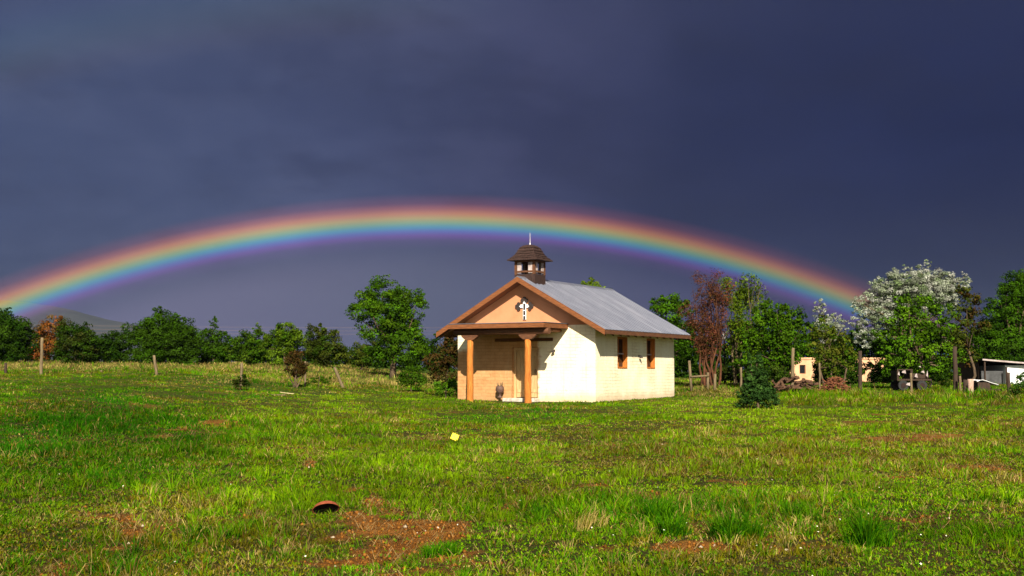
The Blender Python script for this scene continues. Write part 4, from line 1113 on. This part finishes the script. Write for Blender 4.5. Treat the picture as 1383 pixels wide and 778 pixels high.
lp = empty('yard_light', on_ground(978, 72)); tag(lp, 'white yard light on a thin pole between the reddish tree and the thin tree', 'yard light')
zt = (at(978, 452, 72) - lp.location).z
q = MB(); q.tube([(0, 0, -.3), (0, 0, zt)], [.06, .04], 8); q.build('pole', WOOD_BLACK, lp)
q = MB(); q.lathe([(.0, .16), (.12, .12), (.18, 0), (.19, -.22), (.12, -.30), (.0, -.32)], 14, (0, 0, zt)); q.build('lamp_housing', WHITE_PAINT, lp)

pl = empty('power_line', (0, 0, 0)); tag(pl, 'faint power line wires crossing the sky above the left tree line', 'power line')
for (ya, yb, yc) in ((436, 442, 440), (441, 446, 444), (446, 450, 447)):
    pts = []
    for k in range(21):
        t = k / 20; pxx = -120 + 900 * t
        yy = ya + (yb - ya) * t + 3.0 * (1 - (2 * t - 1) ** 2)
        pts.append(at(pxx, yy, 125 + 8 * t))
    q = MB(); q.tube(pts, .005, 4, cap=False); q.build('wire', PINK_STONE, pl)
for pxx in (-120, 780):
    t = (pxx + 120) / 900; top = at(pxx, 430, 125 + 8 * t); bt = on_ground(pxx, 125 + 8 * t)
    q = MB(); q.tube([(bt.x, bt.y, bt.z - .3), tuple(top)], [.16, .11], 8); q.build('pole', WOOD_BLACK, pl)

# ------------------------------------------------------------------ FAR HOUSE, SHED
fh = empty('adobe_house', on_ground(1130, 84)); tag(fh, 'peach plastered adobe house half hidden behind the olive tree', 'house')
s84 = 84 / FPX
x0, x1 = (1066 - 1130) * s84, (1196 - 1130) * s84
zt = (at(1130, 486, 84) - fh.location).z
wn = [((1079 - 1066) * s84, (1087 - 1066) * s84, zt - .95, zt - .35), ((1120 - 1066) * s84, (1136 - 1066) * s84, -.6, zt - .3)]
mb = MB(); wall_surface(mb, lambda a, d, z: (x0 + a, d, z), x1 - x0, zt, .25, wn, seed=31, step=.5)
mb.box((x0, .26, -.6), (x1, 6, zt - .01)); mb.build('wall', ADOBE_FAR, fh)
mb = MB(); mb.box((x0 - .05, -.05, zt + .003), (x1 + .05, 6.05, zt + .16)); mb.build('roof', ADOBE_FAR, fh, bevel=.04)
q = MB(); a0, a1, z0, z1 = wn[0]; q.box((x0 + a0, .10, z0), (x0 + a1, .14, z1)); wq = q.build('window', WOOD_DARK, fh)
q = MB(); q.box((x0 + a0 + .05, .085, z0 + .05), (x0 + a1 - .05, .098, z1 - .05)); q.build('pane', GLASS, wq)
q = MB(); a0, a1, z0, z1 = wn[1]; q.box((x0 + a0, .10, z0), (x0 + a1, .14, z1)); q.build('door', WOOD_DARK, fh)

sd = empty('shed', on_ground(1370, 76)); tag(sd, 'low shed with flat pale edged roof, grey side and white end wall', 'shed')
def S(px_, py_): p = at(px_, py_, 76) - sd.location; return p
a, b, c_ = S(1325, 500), S(1355, 494), S(1425, 494)
q = MB(); q.box((a.x, .0, -.6), (b.x - .01, .12, S(1323, 501).z)); q.build('low_wall', GREY_PANEL, sd)
q = MB(); q.box((b.x, -.3, -.6), (c_.x, 4, S(1355, 493.5).z)); q.build('white_wall', WHITE_PAINT, sd, bevel=.01)
q = MB(); q.box((a.x, 4.02, -.6), (c_.x, 4.14, S(1340, 489).z)); q.build('back_wall', WOOD_BLACK, sd)
q = MB(); q.box((a.x - .1, .2, -.6), (a.x - .01, 4.0, S(1340, 489).z)); q.build('side_wall', WOOD_BLACK, sd)
zl, zr = S(1323, 485).z, S(1425, 494).z
q = MB(); q.prism([(a.x - .15, zl - .07), (c_.x + .2, zr - .07), (c_.x + .2, zr), (a.x - .15, zl)], 'y', -.7, 4.3); q.build('roof', GREY_PANEL, sd)
q = MB(); q.prism([(a.x - .17, zl - .085), (c_.x + .22, zr - .085), (c_.x + .22, zr + .012), (a.x - .17, zl + .012)], 'y', -.735, -.705); q.build('roof_edge', PALE_PAINT, sd)
for pxx in (1324, 1353):
    p = S(pxx, 500); q = MB(); q.box((p.x, -.64, -.5), (p.x + .09, -.55, (zl if pxx < 1340 else zr) - .09)); q.build('shed_post', WOOD_BLACK, sd)

# ------------------------------------------------------------------ YARD THINGS AT RIGHT
tr = empty('farm_trailer', on_ground(1230, 60)); tag(tr, 'old black farm trailer with white panels under the bushy tree', 'trailer')
s60 = 60 / FPX
def X(px_): return (px_ - 1230) * s60
q = MB(); q.box((X(1206), -.5, .48), (X(1252), .5, .56)); q.build('bed', WOOD_BLACK, tr)
q = MB(); q.tube([(X(1252), 0, .52), (X(1257), 0, .48), (X(1256), 0, .30), (X(1252), 0, .05)], .05, 8); q.build('tow_hook', IRON, tr)
for (pxx, yy) in ((1213, -.58), (1238, -.58), (1213, .58), (1238, .58)):
    wh = MB(); M = Matrix.Translation((X(pxx), yy, .34))
    n_ = 18
    wh.prism([(X(pxx) + .25 * math.cos(2 * PI * k / n_), .24 + .25 * math.sin(2 * PI * k / n_)) for k in range(n_)], 'y', yy - .07, yy + .07)
    wh = wh.build('wheel', RUBBER, tr, bevel=.015)
    h_ = MB(); h_.prism([(X(pxx) + .13 * math.cos(2 * PI * k / n_), .24 + .13 * math.sin(2 * PI * k / n_)) for k in range(n_)], 'y', yy - .085, yy - .071); h_.build('rim', RUST_AND_SHADE, wh)
q = MB(); q.box((X(1206), -.50, .565), (X(1208.5), .50, .98)); q.box((X(1224), -.50, .565), (X(1227), .50, .98)); q.box((X(1206), -.5, .985), (X(1227), -.44, 1.04)); q.build('rack', WOOD_BLACK, tr)
for (xa, xb, z0, z1, yy) in ((1206.5, 1210, .72, 1.02, -.54), (1212, 1219, .82, 1.05, -.54), (1216, 1224, .22, .46, -.70), (1229, 1234, .62, .92, -.54), (1238, 1244, .84, 1.02, -.50), (1235, 1240, 1.12, 1.22, -.40), (1245, 1248, .66, 1.1, -.50)):
    z1 = z0 + (z1 - z0) * .7; xb = xa + (xb - xa) * .8; q = MB(); q.prism([(X(xa), z0 + .05), (X(xb), z0), (X(xb) - .03, z1), (X(xa) + .05, z1 - .03)], 'y', yy, yy + .03); q.build('white_panel', PALE_PAINT, tr)
q = MB(); q.box((X(1228), -.36, .57), (X(1249), .4, .82)); q.build('load', WOOD_BLACK, tr, bevel=.03)

bx = empty('covered_box', on_ground(1326, 57)); tag(bx, 'low dark box with a slumped white cover lying in the grass', 'box')
s57 = 57 / FPX
q = MB(); q.box((-.40, -.4, .0), (.18, .4, .52)); q.build('box_body', WOOD_BLACK, bx, bevel=.01)
n_ = 9; q = MB()
for i in range(n_):
    for j in range(7):
        u_, v_ = i / (n_ - 1), j / 6
        q.v.append((-.44 + u_ * .98, -.46 + v_ * .92, .56 + .10 * math.sin(u_ * 5 + v_) * (1 - u_) - .34 * max(0, u_ - .55) ** 1 + .02 * math.sin(9 * u_ + 7 * v_)))
for i in range(n_ - 1):
    for j in range(6):
        k = i * 7 + j; q.f.append([k, k + 7, k + 8, k + 1]); q.sm.append(True)
o = q.build('cover', WHITE_PAINT, bx); so = o.modifiers.new('thick', 'SOLIDIFY'); so.thickness = .02
q = MB(); q.box((.2, -.35, .0), (.72, .3, .22)); q.build('side_plank', WOOD_BLACK, bx, bevel=.01)

def pile(name, px_, Y, wpx, hpx, n, mat, label, cat, rr=(.012, .04), seed=0):
    rs = np.random.default_rng(seed); b = on_ground(px_, Y); s = Y / FPX; Wd, Hh = wpx * s, hpx * s
    q = MB()
    for k in range(n):
        u_ = rs.uniform(-1, 1); zc = rs.uniform(0, 1) * Hh * (1 - u_ * u_ * .8)
        c0 = np.array([u_ * Wd * .4, rs.uniform(-.5, .5), max(.02, zc)]); a = rs.uniform(0, 2 * PI); L = rs.uniform(.4, 1.2) * min(Wd * .35, 1.2)
        dv = np.array([math.cos(a) * L, math.sin(a) * L * .6, rs.normal() * .28 * L])
        p0, p1 = c0 - dv * .5, c0 + dv * .5
        p0[2] = max(p0[2], -.03); p1[2] = max(p1[2], -.03)
        r_ = rs.uniform(*rr); branch(q, p0, p1, r_, r_ * .6, rs, .2, 3, 5)
    o = q.build(name, mat, None, loc=b); tag(o, label, cat)
pile('brushwood_pile', 1127, 59, 38, 20, 170, mottled('brush_red', (.10, .03, .014), (.22, .08, .03), 8, .9), 'reddish brown pile of cut brushwood under the olive tree', 'brush pile', seed=1)
pile('log_pile', 1070, 60, 66, 20, 60, mottled('old_log', (.045, .022, .012), (.12, .06, .03), 8, .9), 'low dark brown heap of old logs at the foot of the tall pale post', 'log pile', rr=(.05, .11), seed=2)

# ------------------------------------------------------------------ THINGS LYING IN THE MEADOW
p = ground_at(614, 597); q = MB()
rs = np.random.default_rng(8)
M = Matrix.Translation((0, 0, .09)) @ Matrix.Rotation(math.radians(24), 4, 'Y') @ Matrix.Rotation(math.radians(-18), 4, 'X')
q.box((-.075, -.05, -.07), (.075, .05, .07), M)
yb = q.build('yellow_carton', YELLOW, None, loc=p, bevel=.012)
tag(yb, 'small tilted bright yellow carton lying in the grass before the chapel', 'carton')
q = MB(); q.box((-.05, -.056, .0), (.05, -.0515, .045), M); q.build('flap', YELLOW, yb)

p = ground_at(440, 695); tn = empty('rusty_pan', p); tag(tn, 'rust red metal pan tipped up, its dark hollow facing the camera', 'pan')
R_ = .155
tn.scale = (.88, .88, .88)
q = MB(); n_ = 28
M = Matrix.Translation((0, 0, .062)) @ Matrix.Rotation(math.radians(-10), 4, 'Y') @ Matrix.Rotation(math.radians(-38), 4, 'X')
def ringp(r_, z_): return [tuple(M @ Vector((r_ * math.cos(2 * PI * k / n_), r_ * .8 * math.sin(2 * PI * k / n_), z_))) for k in range(n_)]
def shell(q, prof):
    o_ = len(q.v)
    for r_, z_ in prof: q.v += ringp(r_, z_)
    for i in range(len(prof) - 1):
        for k in range(n_):
            k2 = (k + 1) % n_; q.f.append([o_ + i * n_ + k, o_ + i * n_ + k2, o_ + (i + 1) * n_ + k2, o_ + (i + 1) * n_ + k]); q.sm.append(True)
shell(q, [(.0001, .075), (.11, .07), (.145, .045), (.155, .0), (.172, -.004), (.172, .004), (.158, .008)]); q.build('pan_body', RUST, tn)
q = MB(); shell(q, [(.0001, .066), (.105, .062), (.138, .04), (.149, .001)]); q.build('hollow', RUST_AND_SHADE, tn)  # near-black lining paints the shade inside the tipped pan

for (pxx, pyy, s_, label) in ((388, 533, .16, 'pale flat board lying in grass below the dead sapling'),):
    p = ground_at(pxx, pyy); q = MB()
    M = Matrix.Rotation(.3, 4, 'Z') @ Matrix.Rotation(.12, 4, 'Y')
    q.box((-.3, -.09, .03), (.26, .09, .07), M); o = q.build('board', mottled('weathered_board', (.20, .16, .07), (.42, .35, .17), 7, .9), None, loc=p, bevel=.008); tag(o, label, 'board')
q = MB(); p = ground_at(376, 535); q.box((-.35, -.05, .02), (.3, .05, .06), Matrix.Rotation(-.25, 4, 'Z')); o = q.build('board', WOOD_GREY, None, loc=p, bevel=.006); tag(o, 'narrow brown board beside the pale flat board in the grass', 'board')

# ------------------------------------------------------------------ HILLS
xs_ = np.linspace(-2600, 700, 140); yy_ = np.linspace(2600, 4600, 50)
XX, YY = np.meshgrid(xs_, yy_, indexing='ij')
pxx, _ = project(XX, 3200 + 0 * YY, 0 * YY)
prof = np.interp(XX, [-2600, -1800, -1380, -1230, -1110, -960, -830, -680, -450, 0, 700], [150, 175, 182, 168, 140, 112, 92, 40, 22, 12, 5])
ridge = np.exp(-((YY - 3300) / 520) ** 2)
ZZ = prof * ridge * (.86 + .28 * fbm(XX / 240, YY / 240, 91, 5)) + 2
i_ = np.arange(XX.size).reshape(XX.shape)
qd = np.stack([i_[:-1, :-1], i_[1:, :-1], i_[1:, 1:], i_[:-1, 1:]], -1).reshape(-1, 4)
hl = mesh_np('hills', np.stack([XX, YY, ZZ], -1).reshape(-1, 3), qd.ravel(), np.arange(0, qd.size, 4), mottled('hazed_hill_scrub', (.024, .029, .036), (.040, .044, .048), .012, .95, bstr=.1), smooth=True)  # scrub colour with the blue of distance haze mixed into it
tag(hl, 'distant dark hill fading behind the rain at the left', 'hill', kind='structure')

# ------------------------------------------------------------------ RAINBOW (a ring of light about the point opposite the sun)
def rainbow():
    Rr = 1500.0
    ax = LD.normalized()
    e1 = ax.cross(Vector((0, 0, 1))).normalized(); e2 = e1.cross(ax).normalized()      # e2 points up
    def ring(a0, a1, nr, colf, name):
        t = np.radians(np.linspace(-75, 75, 220)); a = np.radians(np.linspace(a0, a1, nr))
        A, Tt = np.meshgrid(a, t, indexing='ij')
        ax_, e1_, e2_ = np.array(ax), np.array(e1), np.array(e2)
        D = np.cos(A)[..., None] * ax_ + np.sin(A)[..., None] * (np.sin(Tt)[..., None] * e1_ + np.cos(Tt)[..., None] * e2_)
        V = D * Rr + np.array([0, 0, CAMZ])
        c = colf(np.degrees(A), Tt, D)
        i_ = np.arange(A.size).reshape(A.shape)
        q = np.stack([i_[:-1, :-1], i_[:-1, 1:], i_[1:, 1:], i_[1:, :-1]], -1).reshape(-1, 4)
        keep = (V.reshape(-1, 3)[q][:, :, 2] > 3).all(1)
        q = q[keep]
        m, nt, out = new_mat('rainbow_light')
        at_ = nt.nodes.new('ShaderNodeAttribute'); at_.attribute_name = 'tint'
        em = nt.nodes.new('ShaderNodeEmission'); nt.links.new(at_.outputs['Color'], em.inputs[0]); em.inputs[1].default_value = 1.0
        tb = nt.nodes.new('ShaderNodeBsdfTransparent'); ad = nt.nodes.new('ShaderNodeAddShader')
        nt.links.new(em.outputs[0], ad.inputs[0]); nt.links.new(tb.outputs[0], ad.inputs[1]); nt.links.new(ad.outputs[0], out.inputs['Surface'])
        return mesh_np(name, V.reshape(-1, 3), q.ravel(), np.arange(0, q.size, 4), m, None, c.reshape(-1, 3), smooth=True)
    def prim(A, Tt, D):
        kx = [40.234, 40.637, 40.872, 41.074, 41.259, 41.46, 41.67, 41.889, 42.116, 42.368, 42.838]
        R = np.interp(A, kx, [0, .025, .085, .06, .045, .16, .36, .42, .24, .08, 0])
        G = np.interp(A, kx, [0, .008, .022, .085, .22, .29, .27, .15, .055, .014, 0])
        B = np.interp(A, kx, [0, .035, .15, .27, .27, .11, .03, .012, .005, .004, 0])
        c = np.stack([R, G, B], -1) / EX
        k = 1.0 - .45 * sstep(-.05, .22, D[..., 0]) + .22 * (fbm(Tt * 5, Tt * 0 + .5, 71, 3) - .5) * 2
        return c * k[..., None]
    o = ring(39.9, 43.2, 70, prim, 'rainbow'); tag(o, 'bright primary rainbow arching over the chapel from the left hill', 'rainbow')
    def sec(A, Tt, D):
        kx = [49.8, 50.6, 51.4, 52.2, 53.0, 53.8]
        R = np.interp(A, kx, [0, .010, .010, .005, .003, 0]); G = np.interp(A, kx, [0, .008, .016, .016, .008, 0]); B = np.interp(A, kx, [0, .002, .006, .014, .016, 0])
        return np.stack([R, G, B], -1) / EX * (sstep(.05, -.2, D[..., 0]) * 1.0)[..., None]
    o = ring(49.8, 53.8, 30, sec, 'faint_rainbow'); tag(o, 'very faint outer rainbow high in the dark sky at upper left', 'rainbow')
rainbow()

# ------------------------------------------------------------------ HAZE (rain-laden air)
q = MB(); q.box((-5200, -60, -2), (5200, 5200, 330)); m, nt, out = new_mat('haze_air')
pv = nt.nodes.new('ShaderNodeVolumePrincipled'); pv.inputs['Color'].default_value = (.54, .65, .84, 1); pv.inputs['Density'].default_value = 0.000045; pv.inputs['Anisotropy'].default_value = 0.3
nt.links.new(pv.outputs[0], out.inputs['Volume'])
hz = q.build('haze', m); tag(hz, 'thin rainy haze in the air', 'haze', kind='stuff')
